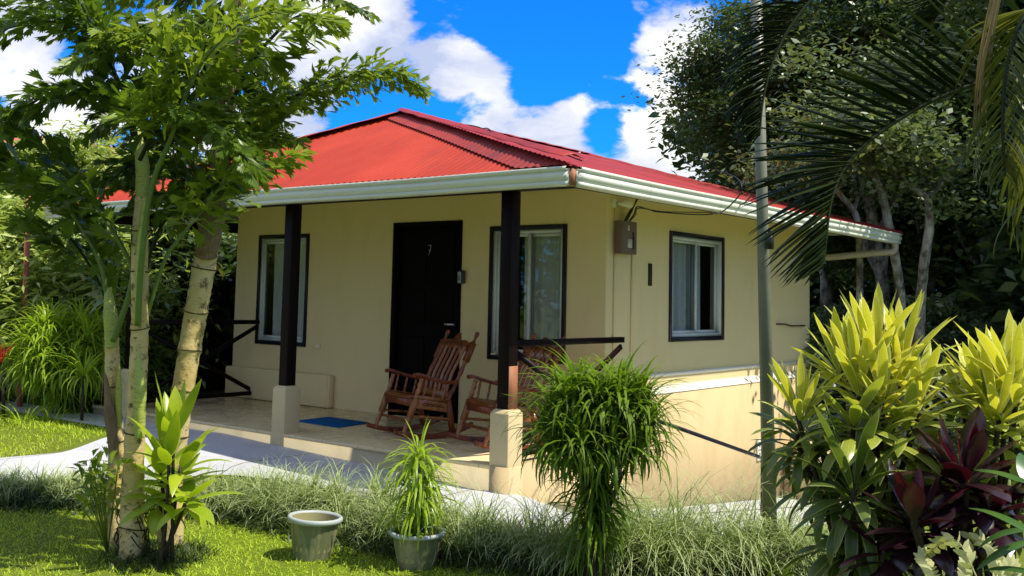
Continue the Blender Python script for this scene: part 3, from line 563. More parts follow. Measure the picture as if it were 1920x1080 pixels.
# power cable : from the box up under the eave, then swag to the pole
PT=PX(1419,20,6.25)
def cable(pts,r=.006,n=60): g.tube(spline(pts,n),r,6)
g=MB();b0=np.array([.06,(y0+y1)/2,z1])
for k in range(3): cable([b0+[0,.02*k-.03,0],b0+[.02,.03+.02*k,.10],b0+[.03,.09,.15],b0+[.05,.12+.015*k,.25],b0+[.06,.16,.32]],.006)
A1=G(1195,388,0,.15);A2=G(1240,398,0,.3);A3=G(1330,402,0,.5);A4=G(1385,385,0,.9);
cable([b0+[0,.05,0],b0+[.03,.10,.08],A1,A1*.5+A2*.5+[0,0,.0],A2,A3,A4,PX(1404,372,7.2),PX(1414,350,6.9),PX(1424,330,6.45),PX(1433,325,6.28)],.0065,90)
cable([b0+[0,.06,0],b0+[.03,.12,.07],A1+[0,.03,-.01],A2+[0,.05,.01],A3+[0,-.1,.012],PX(1350,399,7.5),PX(1385,368,7.1),PX(1391,352,7),PX(1380,333,7.1),PX(1340,318,7.3)],.005,90)
tag(g.build('power_cable','cable'),'black cables looping from the brown meter box to the pole','cable')
# ------------------------------------------------------------------ pole, handrail, back stair, mat
pb_=PX(1446,1085,6.28);pb_[2]=-.45
zb=hz(pb_[0],pb_[1])
lp=thing('lamp_pole','tall slim grey green metal pole standing in front of the side wall','pole',(pb_[0],pb_[1],float(zb)))
tp=PX(1417,-60,6.28);g=MB();g.tube([np.array([pb_[0],pb_[1],float(zb)-.1]),PX(1430,420,6.28),tp],[.047,.036,.034],18);g.build('pole_shaft','pole_paint',lp,smooth=True)
g=MB();q=PX(1443,452,6.22);g.box(q[0]-.02,q[0]+.02,q[1]-.02,q[1]+.02,q[2]-.05,q[2]+.05);g.tube([q+[0,0,.04],q+[.0,.0,.08]],.012,8);g.build('pole_bracket','black',lp)
q=G(1425,843,0,.06);vb=MB();vb.box(.0565,.075,q[1]-.09,q[1]+.09,q[2]-.12,q[2]+.12);V_=vb.build('vent_block','trim_and_sun_white',H,bevel=.004)
vb=MB()
for i in range(3):
    for j in range(5): vb.box(.0755,.078,q[1]-.06+i*.05+(.02 if j%2 else 0)-.012,q[1]-.06+i*.05+(.02 if j%2 else 0)+.010,q[2]-.095+j*.043,q[2]-.075+j*.043)
o=vb.build('vent_holes','stalk_dark',None);o.parent=V_
hr=thing('handrail','black metal handrail sloping down beside the sunlit side wall','handrail',(.8,1.6,float(hz(.8,1.6))))
a,b=G(1265,800,0,.8),G(1427,858,0,.8);d=b-a
g=MB();g.beam(a-d*.55,b+d*1.15,.03,.03);g.build('rail','black_trim',hr)
for t in (-.5,1.02,2.1):
    p=a+d*t;g=MB();g.beam((p[0],p[1],hz(p[0],p[1])-.05),(p[0],p[1],p[2]-.014),.028,.028,(0,1,0));g.build('rail_post','black_trim',hr)
sb=thing('low_end_wall','low pale wedge shaped block at the far foot of the side wall','wall',(.5,4.4,-1.1))
a=G(1497,960,1,4.3);g=MB();x0=.0565
g.prism([(x0,-1.6),(x0+.62,-1.6),(x0+.40,-.40),(x0,-.40)],1,3.95,4.4);g.build('block','foundation_paint',sb,bevel=.01)
rs=thing('red_stair_rail','dark red board rail and pale pipe handrails behind the house','stair railing',(1.2,5.6,-1.2))
a,b=G(1512,655,1,5.7),G(1718,652,1,5.7);g=MB();g.beam(a,b,.05,.14);g.beam(G(1519,600,1,5.7),G(1519,700,1,5.7),.05,.06,(0,1,0));g.beam(G(1700,640,1,5.7),G(1700,760,1,5.7),.06,.06,(0,1,0));g.build('red_board','red_paint',rs)
for k in range(2):
    a,b=G(1722-k*14,672+k*10,1,5.6),G(1800-k*14,755+k*10,1,5.2);g=MB();g.tube([a,b],.016,8);g.build('pipe_rail','white_pipe',rs,smooth=True)
g=MB();m=[(-2.95,-1.10),(-2.99,-.64),(-2.37,-.66),(-2.30,-1.13)];g.prism([(x,y) for x,y in m],2,.001,.012);tag(g.build('doormat','mat_blue',bevel=.003),'flat blue doormat on the porch tiles beside the rocking chair','doormat')
# ------------------------------------------------------------------ rocking chairs (local: faces -Y)
def turned(mb,pts,r,n=9,k=26,beads=4,flare=.55):
    P=spline(pts,k);t=np.linspace(0,1,k);rr=r*(1-flare*.5*(1-np.cos(t*2*np.pi*beads))*.5-.0*t);mb.tube(P,rr,n)
def chair(label,loc,rz):
    C=thing('rocking_chair',label,'rocking chair',loc,'rocking chairs on the porch',rz);C['base']=[0,0,0]
    for s in (-1,1):
        x=s*.285
        g=MB();T=np.linspace(0,1,18);pts=[(x,-.42+.80*t,.018+.30*(t-.45)**2+.0) for t in T];hw=.017
        rows=[]
        for (px_,py,pz) in pts: rows.append([(x-hw,py,pz-.018),(x+hw,py,pz-.018),(x+hw,py,pz+.026),(x-hw,py,pz+.026),(x-hw,py,pz-.018)])
        g.grid(np.array(rows));g.add(rows[0][:4],[(0,1,2,3)]);g.add(rows[-1][:4],[(3,2,1,0)]);g.build('rocker','chair_wood',C,bevel=.004)
        g=MB();fl=[(x,-.335,.055),(x,-.275,.20)];turned(g,fl,.021,beads=2,flare=.35);g.beam((x,-.275,.195),(x,-.215,.37),.046,.046,(0,1,.0));turned(g,[(x,-.215,.37),(x,-.16,.545)],.024,beads=3);g.build('leg','chair_wood_light',C,smooth=False)
        g=MB();g.beam((x,.17,.05),(x,.115,.34),.044,.044,(0,1,0));turned(g,[(x,.115,.34),(x*.99,.20,.50),(x*.98,.30,.70)],.023,beads=4);g.beam((x*.98,.295,.69),(x*.97,.375,.86),.05,.05,(0,1,0));turned(g,[(x*.97,.375,.855),(x*.97,.41,.93)],.020,beads=1,flare=.8);q=np.array([x*.97,.415,.945]);g.tube([q-[0,.002,.022],q-[0,0,.010],q+[0,.002,.006],q+[0,.004,.02]],[.008,.022,.021,.004],10);g.build('back_post','chair_wood',C)
        g=MB();P=spline([(x,-.235,.575),(x,-.19,.58),(x,-.08,.545),(x,.08,.505),(x,.205,.50)],16);rows=[]
        for k,q in enumerate(P):
            hw=.034-.012*(k/15);rows.append([(x-hw,q[1],q[2]-.014),(x+hw,q[1],q[2]-.014),(x+hw,q[1],q[2]+.016),(x-hw,q[1],q[2]+.016),(x-hw,q[1],q[2]-.014)])
        g.grid(np.array(rows));g.add(rows[0][:4],[(0,1,2,3)]);g.add(rows[-1][:4],[(3,2,1,0)]);g.build('armrest','chair_wood',C,bevel=.005)
        g=MB();g.beam((x,-.205,.385),(x,.12,.335),.03,.03);g.build('side_rail','chair_wood_light',C)
        g=MB();g.beam((x,-.215,.325),(x,.125,.272),.022,.085);pn=g.build('side_panel','chair_wood_light',C,bevel=.003)
        g=MB()
        for sx in (-1,1):
            for ph in (0,1):
                pts=[(x+sx*.0125,-.15+.22*t,.317-.034*t+.013*math.sin(t*12.6+ph*3.14)*(1-.3*t)) for t in np.linspace(0,1,24)];g.tube(pts,.0035,5)
        g.build('carved_scroll','carving',C)
        g=MB()
        for k in range(3):
            t=.2+.3*k;turned(g,[(x,-.205+.325*t,.39-.05*t),(x,-.175+.33*t,.555-.055*t)],.013,beads=3,k=18,n=7)
        g.build('arm_spindles','chair_wood_light',C)
        g=MB();turned(g,[(x,-.275,.215),(x,.14,.17)],.014,beads=3,flare=.4);g.build('stretcher','chair_wood_light',C)
    g=MB();g.beam((-.27,-.24,.33),(.27,-.24,.33),.024,.07);g.beam((-.265,.13,.255),(.265,.13,.255),.024,.06);turned(g,[(-.28,-.27,.17),(.28,-.27,.17)],.015,beads=5,flare=.4);g.build('front_rail','chair_wood',C)
    g=MB();rows=[]
    for yv,zv in ((-.255,.365),(-.20,.378),(-.05,.355),(.08,.322),(.14,.32)): rows.append([(xx,yv,zv-.012*math.cos(xx*5)) for xx in np.linspace(-.262,.262,9)])
    g.grid(np.array(rows));o=g.build('seat','chair_wood',C);m=o.modifiers.new('s','SOLIDIFY');m.thickness=.022
    g=MB();g.beam((-.262,.128,.375),(.262,.128,.375),.022,.085);g.build('lower_back_rail','chair_wood_light',C)
    for k in range(6):
        x=-.20+.08*k;g=MB();P=spline([(x,.14,.385),(x*1.02,.185,.55),(x*1.03,.275,.72),(x*1.04,.325,.82)],9);rows=[]
        for q in P: rows.append([(q[0]-.021,q[1]-.006,q[2]),(q[0]+.021,q[1]-.006,q[2]),(q[0]+.021,q[1]+.006,q[2]),(q[0]-.021,q[1]+.006,q[2]),(q[0]-.021,q[1]-.006,q[2])])
        g.grid(np.array(rows));g.build('back_slat','chair_wood_light' if k%2 else 'chair_wood',C)
    # crest rail : scalloped board
    g=MB();xx=np.linspace(-.262,.262,41);top=.868+.052*np.exp(-(xx/.075)**2)+.022*np.cos(xx*42)*np.exp(-(xx/.2)**2)+.0;top=np.where(abs(xx)>.2,top-.03*(abs(xx)-.2)/.06,top);bot=.795+.012*np.cos(xx*11)
    f=lambda x,z,o:(x,.325+(z-.80)*.46+o,z)
    rows=[[f(x,b,-.014),f(x,t,-.014),f(x,t,.014),f(x,b,.014),f(x,b,-.014)] for x,t,b in zip(xx,top,bot)];g.grid(np.array(rows));cr=g.build('crest_rail','chair_wood',C)
    g=MB()
    for sx in (-1,1): g.tube([f(sx*(.02+.16*t),.848+.014*math.sin(t*13),-.016) for t in np.linspace(0,1,24)],.004,5)
    g.tube([f(.03*math.cos(t),.868+.022*math.sin(t),-.016) for t in np.linspace(0,6.28,16)],.004,5);o=g.build('carved_scroll','carving',C)
    del C['base']
    return C
chair('carved reddish rocking chair standing right in front of the dark door',(-1.43,-.90,.0),R(-19))
chair('carved reddish rocking chair partly hidden behind the porch post nearest the corner',(-.45,-.885,.0),R(-25))
# ------------------------------------------------------------------ grass
def onground(x,y,dz=0): return np.stack([x,y,hz(x,y)+dz],1)
n_=95000
x=RS.uniform(-4.2,3.6,n_*2);y=RS.uniform(-6.9,-2.5,n_*2)
bp=np.array([(-3.1,-4.6),(-2.75,-3.95),(-2.2,-3.5),(-1.7,-3.15),(-.95,-3.0),(-.15,-2.93),(.8,-2.85),(1.4,-2.65),(2.0,-2.3),(2.6,-1.9),(3.6,-1.4)])
yb=np.interp(x,bp[:,0],bp[:,1]);rel=(np.stack([x,y,0*x-.36],1)-CC)@FW
k=(y<yb+.05)&(rel>4.2)&(rel<8.6);x=x[k][:n_];y=y[k][:n_];N=len(x)
dens=RS.rand(N)
g=MB();straps(g,onground(x,y,-.004),RS.rand(N)*6.28,R(25)+RS.rand(N)*R(60),.02+RS.rand(N)**2*.045,.0065,R(30)+RS.rand(N)*R(60),2,'grass',0,rnd=np.clip(.5+.2*np.sin(x*2.1+y)*np.sin(y*2.7)+.9*(RS.rand(N)-.5),0,1))
x=RS.uniform(-9.5,-3.75,26000);y=RS.uniform(-5.6,-1.9,26000);k=(x<-3.95);x=x[k];y=y[k];N=len(x)
straps(g,onground(x,y,-.004),RS.rand(N)*6.28,R(45)+RS.rand(N)*R(40),.03+RS.rand(N)*.04,.009,R(40),2,'grass',0)
tag(g.build('lawn_grass','lawn_blade'),'short bright green lawn grass','grass',kind='stuff')
# low border tufts between lawn and path
def along(poly,N):
    P=np.array(poly);seg=np.linalg.norm(np.diff(P,axis=0),axis=1);c=np.concatenate([[0],np.cumsum(seg)]);t=RS.rand(N)*c[-1];i=np.clip(np.searchsorted(c,t)-1,0,len(P)-2);f=((t-c[i])/seg[i])[:,None]
    q=P[i]*(1-f)+P[i+1]*f;d=(P[i+1]-P[i])/seg[i][:,None];return q,np.stack([-d[:,1],d[:,0]],1),t/c[-1]
g=MB();N=720
q,nr,t=along(bp,N);off=RS.randn(N)*.11+.05;q=q+nr*off[:,None]
hmul=np.interp(q[:,0],[-3.1,-1.9,-1.2,-.8,-.2,.4,1.0,1.5,1.9,2.4,3.6],[.75,.8,1.0,1.15,.95,.9,1.15,1.5,1.9,1.6,.9])
per=26;B=np.repeat(q,per,0)+RS.randn(N*per,2)*.014;az=RS.rand(N*per)*6.28;hm=np.repeat(hmul*(.5+.85*RS.rand(N)),per)
el=R(88)-np.abs(RS.randn(N*per))*R(26);L=(.26+.17*RS.rand(N*per))*hm
straps(g,onground(B[:,0],B[:,1]),az,el,L,.0065+.005*RS.rand(N*per),R(45)+RS.rand(N*per)*R(85),4,'grass',0,power=1.6)
tag(g.build('border_grass','border_blade'),'pale variegated tufted border grass between lawn and path','grass',kind='stuff')
g=MB();N=20000;q,nr,t=along(bp,N);off=RS.randn(N)*.12-.10;q=q+nr*off[:,None];straps(g,onground(q[:,0],q[:,1]),RS.rand(N)*6.28,R(10)+RS.rand(N)*R(70),.09+.14*RS.rand(N),.012,R(70),3,'grass',0)
tag(g.build('border_undergrowth','border_dark'),'dark low leaves at the foot of the border grass','ground cover',kind='stuff')
# ------------------------------------------------------------------ rosette helper
def rosette(g,c,n,L,W,e0,e1,d0,d1,prof='lance',seg=6,fold=.28,az0=None,lv=.2,r0=.012,power=1.3,hgt=.0,rnd=None):
    k=np.arange(n);f=k/max(1,n-1);az=k*2.39996+RS.rand()*6.28+(RS.rand(n)-.5)*.5
    el=e0+(e1-e0)*f+(RS.rand(n)-.5)*.25;dr=d0+(d1-d0)*f+(RS.rand(n)-.5)*.4
    base=np.array(c)[None,:]+np.stack([np.cos(az)*r0,np.sin(az)*r0,-hgt*f],1)
    return straps(g,base,az,el,L*(1+(RS.rand(n)-.5)*2*lv)*(.75+.5*np.sin(np.pi*np.clip(f*.8+.15,0,1))),W*(1+(RS.rand(n)-.5)*.3),dr,seg,prof,fold,power,rnd=rnd)
def P3(p): return np.array(p,float)
# ------------------------------------------------------------------ pots
def pot(loc,label,filled,hs=.84):
    T_=thing('flower_pot',label,'flower pot',loc,'grey green plastic flower pots on the lawn')
    c=np.array(loc);g=MB();a=np.arange(64)*2*np.pi/64
    prof=[(.112,0),(.116,.02),(.128,.10),(.142,.20),(.150,.262),(.153,.275)];P=[]
    for r_,z in prof: rr=r_*(1+.012*np.sign(np.sin(a*20))*(.15<z/.28+.1)*(z<.24));P.append(np.stack([c[0]+rr*np.cos(a),c[1]+rr*np.sin(a),c[2]+z*hs+0*a],1))
    P=np.array(P);P=np.concatenate([P,P[:,:1]],1);g.grid(P);g.build('pot_body','pot_plastic',T_,smooth=True)
    g=MB();g.lathe(c,[(r_,z*hs) for r_,z in [(.150,.262),(.166,.266),(.172,.278),(.172,.296),(.164,.304),(.150,.302),(.146,.290)]],48);g.build('pot_rim','pot_rim',T_,smooth=True)
    g=MB();g.lathe(c,[(r_,z*hs) for r_,z in [(.146,.290),(.138,.20),(.122,.06)]],40);g.build('pot_inner_wall','pot_inside',T_,smooth=True)
    g=MB();z=.245*hs if filled else .08;g.lathe(c,[(0.001,z+.012),(.06,z+.008),(.143 if filled else .127,z)],32);g.build('potting_soil','earth',T_,smooth=True)
    return T_
p1=G(567,1052,2,-.36);p1=np.array([p1[0]-.03,p1[1]+.10,float(hz(p1[0],p1[1]))+.0]);pt_=pot(tuple(p1),'empty grey green plastic pot on the lawn',False);pt_.rotation_euler=(R(-2.5),R(2),0)
p2=G(764,1068,2,-.36);p2=np.array([p2[0]-.02,p2[1]+.10,float(hz(p2[0],p2[1]))]);pot(tuple(p2),'grey green plastic pot holding a drooping strap leaved plant',True,.70)
g=MB();N=260
d=thing('potted_dracaena','drooping strap leaved plant growing in the right hand flower pot','potted plant',tuple(p2+[0,0,.17]))
top=p2+np.array([.0,.0,.67]);st=MB();st.tube([p2+[0,0,.15],p2+[.01,0,.45],top],[.012,.010,.006],8);st.build('stem','green_stem',d)
for zz,n,L_ in ((.76,26,.22),(.71,36,.25),(.65,42,.27),(.58,44,.27),(.51,44,.27),(.44,40,.26),(.37,36,.22)): rosette(g,p2+[RS.randn()*.012,RS.randn()*.012,zz-.07],n,L_,.019,R(75),R(25),R(100),R(150),'blade',6,.15,power=.8,lv=.25,hgt=.05)
rosette(g,top+[0,0,.0],5,.22,.016,R(88),R(74),R(15),R(50),'blade',6,.15);g.build('leaves','dracaena_lit',d)
g=MB();rosette(g,p2+[.02,-.04,.20],14,.13,.055,R(70),R(30),R(50),R(90),'oval',5,.2);g.build('low_leaves','dracaena',d)
# ------------------------------------------------------------------ dracaena bushes
def bush(name,label,cat,base,pc,rx,rz,heads,L,W,mat,nl=30,ry=None,seed=3,low=10,stems=14,dr=(R(60),R(130)),mat2=None):
    rs=np.random.RandomState(seed);T_=thing(name,label,cat,tuple(base));g=MB();g2=MB();base=np.array(base);ry=ry or rx
    H_=[];
    while len(H_)<heads:
        v=rs.randn(3);v/=np.linalg.norm(v)
        if v[2]<-.45: continue
        r=rs.uniform(.55,1)**.6 if len(H_)%4 else rs.uniform(.1,.6);H_.append(pc+v*np.array([rx,ry,rz])*r)
    for i,h in enumerate(H_):
        up=(h[2]-pc[2])/rz
        rosette(g,h,nl,L,W,R(86),R(-5),dr[0],dr[1],'blade',6,.12,lv=.3,hgt=.09,rnd=np.clip(rs.rand(nl)*.6+.2+.25*up,0,1),power=1.1)
    for i in range(low):
        t=rs.rand();h=base+(pc-base)*(.25+.55*t)+np.array([rs.randn()*rx*.2,rs.randn()*rx*.2,rs.randn()*.05]);rosette(g,h,nl-8,L*1.05,W,R(50),R(-40),R(50),R(100),'blade',6,.12,lv=.3,hgt=.1)
    g.build('leaves',mat,T_)
    for i in range(stems):
        h=H_[i%len(H_)];a=rs.rand()*6.28;b=base+np.array([math.cos(a),math.sin(a),0])*.05*rs.rand()+np.array([0,0,-.05]);m=b*.45+h*.55+np.array([-(h[0]-pc[0])*.25,-(h[1]-pc[1])*.25,-.04]);
        g2.tube(spline([b,b*.78+h*.22+rs.randn(3)*.008,m,h],12),np.linspace(.022,.008,12),7,jit=.25)
    for i in range(heads):
        h=H_[i];m=base*.35+pc*.65;g2.tube(spline([m,(m+h)/2+[0,0,-.03],h],6),[.009]*5+[.006],5)
    g2.build('stems','dark_stem',T_);return T_
b0=PX(1112,1092,5.85);b0[2]=float(hz(b0[0],b0[1]));cb=PX(1122,795,5.85)
bush('dracaena_bush','tall mop headed green bush in front of the sunlit corner of the house','bush',b0,cb,.32,.28,76,.26,.019,'dracaena',nl=30,low=14,seed=5,stems=18)
b1=PX(130,800,11.3);b1[2]=float(hz(b1[0],b1[1]));c1=PX(118,668,11.3)
bush('dracaena_bush','bright leafy mop headed bush at far left behind the path','bush',b1,c1,.55,.52,95,.33,.022,'dracaena_lit',nl=26,low=14,seed=8,ry=.5,stems=14)
c2_=PX(190,690,12);b2=c2_.copy();b2[2]=float(hz(*b2[:2]))
bush('dracaena_bush','shaded strap leaved shrub just behind the left palm stems','bush',b2,c2_,.5,.6,60,.33,.022,'dracaena',nl=22,low=10,seed=9)
for i,(x,y,lab) in enumerate(((45,808,'small striped spider plant at the very left edge behind the far lawn'),(95,815,'small striped spider plant second from the left edge behind the far lawn'),(158,700,'spider plant perched among dark stems beside the left palm'))):
    c=PX(x,y,10.6);T_=thing('spider_plant',lab,'plant',tuple(c),'spider plants under the left shrubs');g=MB();rosette(g,c,60,.36,.020,R(85),R(10),R(60),R(140),'blade',6,.1,hgt=.05,r0=.03);g.build('leaves','dracaena_lit',T_)
    if i==2: s=MB();s.tube([c,c+[0,0,float(hz(c[0],c[1]))-c[2]]],.02,6);s.build('stem','dark_stem',T_)
# ------------------------------------------------------------------ cordylines, right foreground
def cord(name,label,cat,base,heads,group=None):
    # heads: (px,py,depth,n,L,W,e0,e1,d0,d1,mat)
    base=np.array(base);T_=thing(name,label,cat,tuple(base),group);g2=MB()
    for (x,y,d,n,L,W,e0,e1,d0,d1,mat) in heads:
        c=PX(x,y,d);g=MB();rosette(g,c,n,L,W,R(e0),R(e1),R(d0),R(d1),'cord',7,.30,hgt=L*.35,r0=.015,lv=.16);g.build('leaf_head',mat,T_)
        g2.tube(spline([base+RS.randn(3)*[.04,.04,0],base*.6+c*.4+RS.randn(3)*.03,c-[0,0,L*.35],c],14),np.linspace(.018,.009,14),7,jit=.2)
    g2.build('stems','dark_stem',T_);return T_
gb=lambda x,d:(lambda p:(p[0],p[1],float(hz(p[0],p[1]))))(PX(x,1000,d))
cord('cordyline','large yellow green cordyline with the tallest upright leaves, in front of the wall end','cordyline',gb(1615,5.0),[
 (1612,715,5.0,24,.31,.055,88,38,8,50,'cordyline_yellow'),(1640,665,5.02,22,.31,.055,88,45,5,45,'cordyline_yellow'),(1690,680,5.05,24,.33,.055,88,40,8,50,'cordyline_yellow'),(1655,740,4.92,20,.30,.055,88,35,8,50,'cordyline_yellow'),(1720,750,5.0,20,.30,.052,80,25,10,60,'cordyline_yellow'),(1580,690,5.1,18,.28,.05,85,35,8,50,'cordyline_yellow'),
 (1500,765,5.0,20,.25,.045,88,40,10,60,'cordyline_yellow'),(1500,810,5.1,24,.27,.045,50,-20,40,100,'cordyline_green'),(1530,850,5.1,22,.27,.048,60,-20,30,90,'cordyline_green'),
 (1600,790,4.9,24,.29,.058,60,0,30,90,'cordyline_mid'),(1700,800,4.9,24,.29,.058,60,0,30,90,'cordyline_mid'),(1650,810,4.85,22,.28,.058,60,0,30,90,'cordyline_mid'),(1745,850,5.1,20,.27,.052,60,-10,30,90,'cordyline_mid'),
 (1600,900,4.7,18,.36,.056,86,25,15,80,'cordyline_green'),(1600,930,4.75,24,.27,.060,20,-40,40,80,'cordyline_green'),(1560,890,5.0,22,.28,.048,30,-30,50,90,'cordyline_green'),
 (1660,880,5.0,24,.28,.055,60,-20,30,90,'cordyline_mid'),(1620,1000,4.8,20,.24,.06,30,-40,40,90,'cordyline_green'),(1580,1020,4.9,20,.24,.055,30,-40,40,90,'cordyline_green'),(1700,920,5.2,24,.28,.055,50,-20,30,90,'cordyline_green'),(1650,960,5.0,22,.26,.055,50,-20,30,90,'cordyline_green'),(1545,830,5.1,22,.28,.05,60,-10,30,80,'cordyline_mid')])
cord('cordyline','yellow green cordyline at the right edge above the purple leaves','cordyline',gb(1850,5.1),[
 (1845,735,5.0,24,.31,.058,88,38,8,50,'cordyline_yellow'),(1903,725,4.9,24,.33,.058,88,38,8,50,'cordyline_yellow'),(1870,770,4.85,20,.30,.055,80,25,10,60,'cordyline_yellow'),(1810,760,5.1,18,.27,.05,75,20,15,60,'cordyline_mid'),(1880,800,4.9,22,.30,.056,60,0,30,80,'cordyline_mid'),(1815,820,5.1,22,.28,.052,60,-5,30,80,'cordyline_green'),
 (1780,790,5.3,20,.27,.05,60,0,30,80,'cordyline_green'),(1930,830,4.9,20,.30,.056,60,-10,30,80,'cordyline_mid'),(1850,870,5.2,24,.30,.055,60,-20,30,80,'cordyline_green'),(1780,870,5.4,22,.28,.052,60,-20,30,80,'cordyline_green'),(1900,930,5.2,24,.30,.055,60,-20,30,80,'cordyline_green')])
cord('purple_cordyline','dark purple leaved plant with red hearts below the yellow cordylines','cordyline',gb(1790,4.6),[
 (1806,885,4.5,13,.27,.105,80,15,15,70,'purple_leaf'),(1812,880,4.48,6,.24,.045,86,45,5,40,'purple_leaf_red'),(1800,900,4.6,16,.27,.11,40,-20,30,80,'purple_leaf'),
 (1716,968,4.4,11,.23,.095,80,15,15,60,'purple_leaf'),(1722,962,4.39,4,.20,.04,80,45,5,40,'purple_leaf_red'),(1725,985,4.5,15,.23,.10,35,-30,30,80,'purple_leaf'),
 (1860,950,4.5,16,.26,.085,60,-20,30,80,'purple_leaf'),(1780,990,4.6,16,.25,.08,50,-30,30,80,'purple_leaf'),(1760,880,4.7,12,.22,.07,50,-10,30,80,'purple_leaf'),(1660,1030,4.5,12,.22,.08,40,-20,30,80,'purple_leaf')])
b_=gb(1935,3.7);T_=thing('broad_leaf_plant','big glossy green oval leaves at the right frame edge','plant',b_)
g=MB();g2=MB()
for (x,y,d,az,el,L_,W_2,dr) in ((1935,905,3.7,150,25,.20,.13,35),(1945,1000,3.6,150,35,.24,.14,40),(1930,990,3.8,175,5,.22,.10,60),(1950,1075,3.6,160,20,.20,.12,50),(1935,1010,3.9,200,-5,.30,.07,30),(1960,930,3.8,100,60,.2,.13,30)):
    c=PX(x,y,d);straps(g,c[None],R(az)+YAW,R(el),L_,W_2,R(dr),9,'oval',.22,rnd=RS.rand(1),twist=0.25);g2.tube(spline([np.array(b_)+RS.randn(3)*.02,(np.array(b_)+c)/2+[.03,0,.02],c],8),.006,6)
g.build('leaves','broad_leaf',T_,smooth=True);g2.build('stalks','green_stem',T_)
# pale zigzag fronds at the bottom right
b_=gb(1800,4.1);T_=thing('fern_cactus','pale cream green zigzag edged fronds at the bottom right','plant',b_);g=MB()
for pts in ([(1835,1090),(1800,1020),(1770,1015),(1740,1040),(1725,1060)],[(1870,1090),(1865,1040),(1845,1015),(1820,1008)],[(1760,1100),(1745,1070),(1730,1045),(1728,1040)],[(1860,1100),(1895,1060),(1900,1090)],[(1810,1100),(1812,1060),(1822,1035)]):
    P=spline([PX(x,y,4.05+.1*i) for i,(x,y) in enumerate(pts)],26);Tn=unit(np.gradient(P,axis=0))
    sd=unit(np.cross(Tn,-FW[None]+0*Tn));k=np.arange(2,26);s=np.where(k%2,1.,-1.)[:,None];X_=unit(Tn[k]*.75+sd[k]*s);Z_=unit(-FW[None]+.3*RS.randn(len(k),3));Y_=unit(np.cross(Z_,X_));stamp(g,[(0,.2,0),(0,-.2,0),(.5,.26,.04),(.5,-.26,.04),(1,.05,-.05),(1,-.05,-.05)],[(0,1,3,2),(2,3,5,4)],P[k],X_,Y_,np.cross(X_,Y_),.052)
    g.tube(P,.003,5)
g.build('fronds','pale_frond',T_)
# undergrowth around them
def clumps(name,label,cat,centers,mat,n,L,W,prof='blade',kind=None):
    g=MB()
    for c in centers: rosette(g,c,n,L*(.7+.6*RS.rand()),W,R(85),R(5),R(40),R(110),prof,5,.15,lv=.3)
    return tag(g.build(name,mat),label,cat,kind=kind)
q=[(x,y) for x,y in zip(RS.uniform(2.4,5.2,150),RS.uniform(-3.2,-1.0,150))]
cs=[np.array([x,y,float(hz(x,y))]) for x,y in q if ((np.array([x,y,-.4])-CC)@FW)>4.4]
clumps('ground_cover','low bright and dark leaves under the cordylines','ground cover',cs,'cordyline_green',11,.24,.035,'lance',kind='stuff')
# ------------------------------------------------------------------ fishtail palms
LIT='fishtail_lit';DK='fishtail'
def fishfrond(parent,pts,mat,npin=16,plen=.34,ls=.12,t0=.22,width=.02,off=None,name='frond',smat='stalk_dark',dens=1.0,droop=.14):
    P=spline(pts,60);off_=off;g=MB();Tn=unit(np.gradient(P,axis=0));ln=np.linalg.norm(P[-1]-P[0])
    sd=unit(np.cross(Tn,np.array([0,0,1.])[None]+0*Tn));up=np.cross(sd,Tn)
    O=[];X_=[];sc=[]
    for i in range(npin):
        f=i/(npin-1);t=t0+(1-t0)*f;k=min(59,int(t*59));pl=plen*(1-.72*f**1.6)*(.7+.3*min(1,f*5+.3))
        for s in (-1,1):
            for lay in ((-.2,.35) if dens>1 else (.05,)):
                d=unit(Tn[k]*(.55+.5*f)+sd[k]*s*(1.0-.3*f)+up[k]*(lay+RS.randn()*.2))
                nl=max(4,int(pl/ls*3.9*dens));
                for j in range(nl):
                    u=(j+.6)/nl;p=P[k]+d*pl*u+np.array([0,0,-droop*pl*u*u]);q=unit(np.cross(d,up[k]+RS.randn(3)*.6))
                    s2=1 if j%2 else -1;O.append(p);X_.append(unit(d*(.8+.6*u)+q*s2*.62+np.array([0,0,-.30])+RS.randn(3)*.16));sc.append(ls*(1.15-.35*u)*(.8+.45*RS.rand())*(1-.3*f))
        
                if lay<=0: g.tube([P[k],P[k]+d*pl*.5+[0,0,-droop*pl*.25],P[k]+d*pl+[0,0,-droop*pl]],[.005,.0035,.002],4)
    O=np.array(O);X_=np.array(X_);r=unit(RS.randn(len(O),3)*.55+np.array([0,0,1]));Y_=unit(np.cross(r,X_));stamp(g,FISH_V,FISH_F,O,X_,Y_,np.cross(X_,Y_),np.array(sc))
    F_=g.build(name,mat,parent)
    g=MB();g.tube(P,np.linspace(width,.004,60),8);o=g.build('rachis',smat,None,smooth=True,off=np.array(parent['base']));o.parent=F_
    return F_
def px(pts,d,dd=0): return [PX(x,y,d+dd*i) for i,(x,y) in enumerate(pts)]
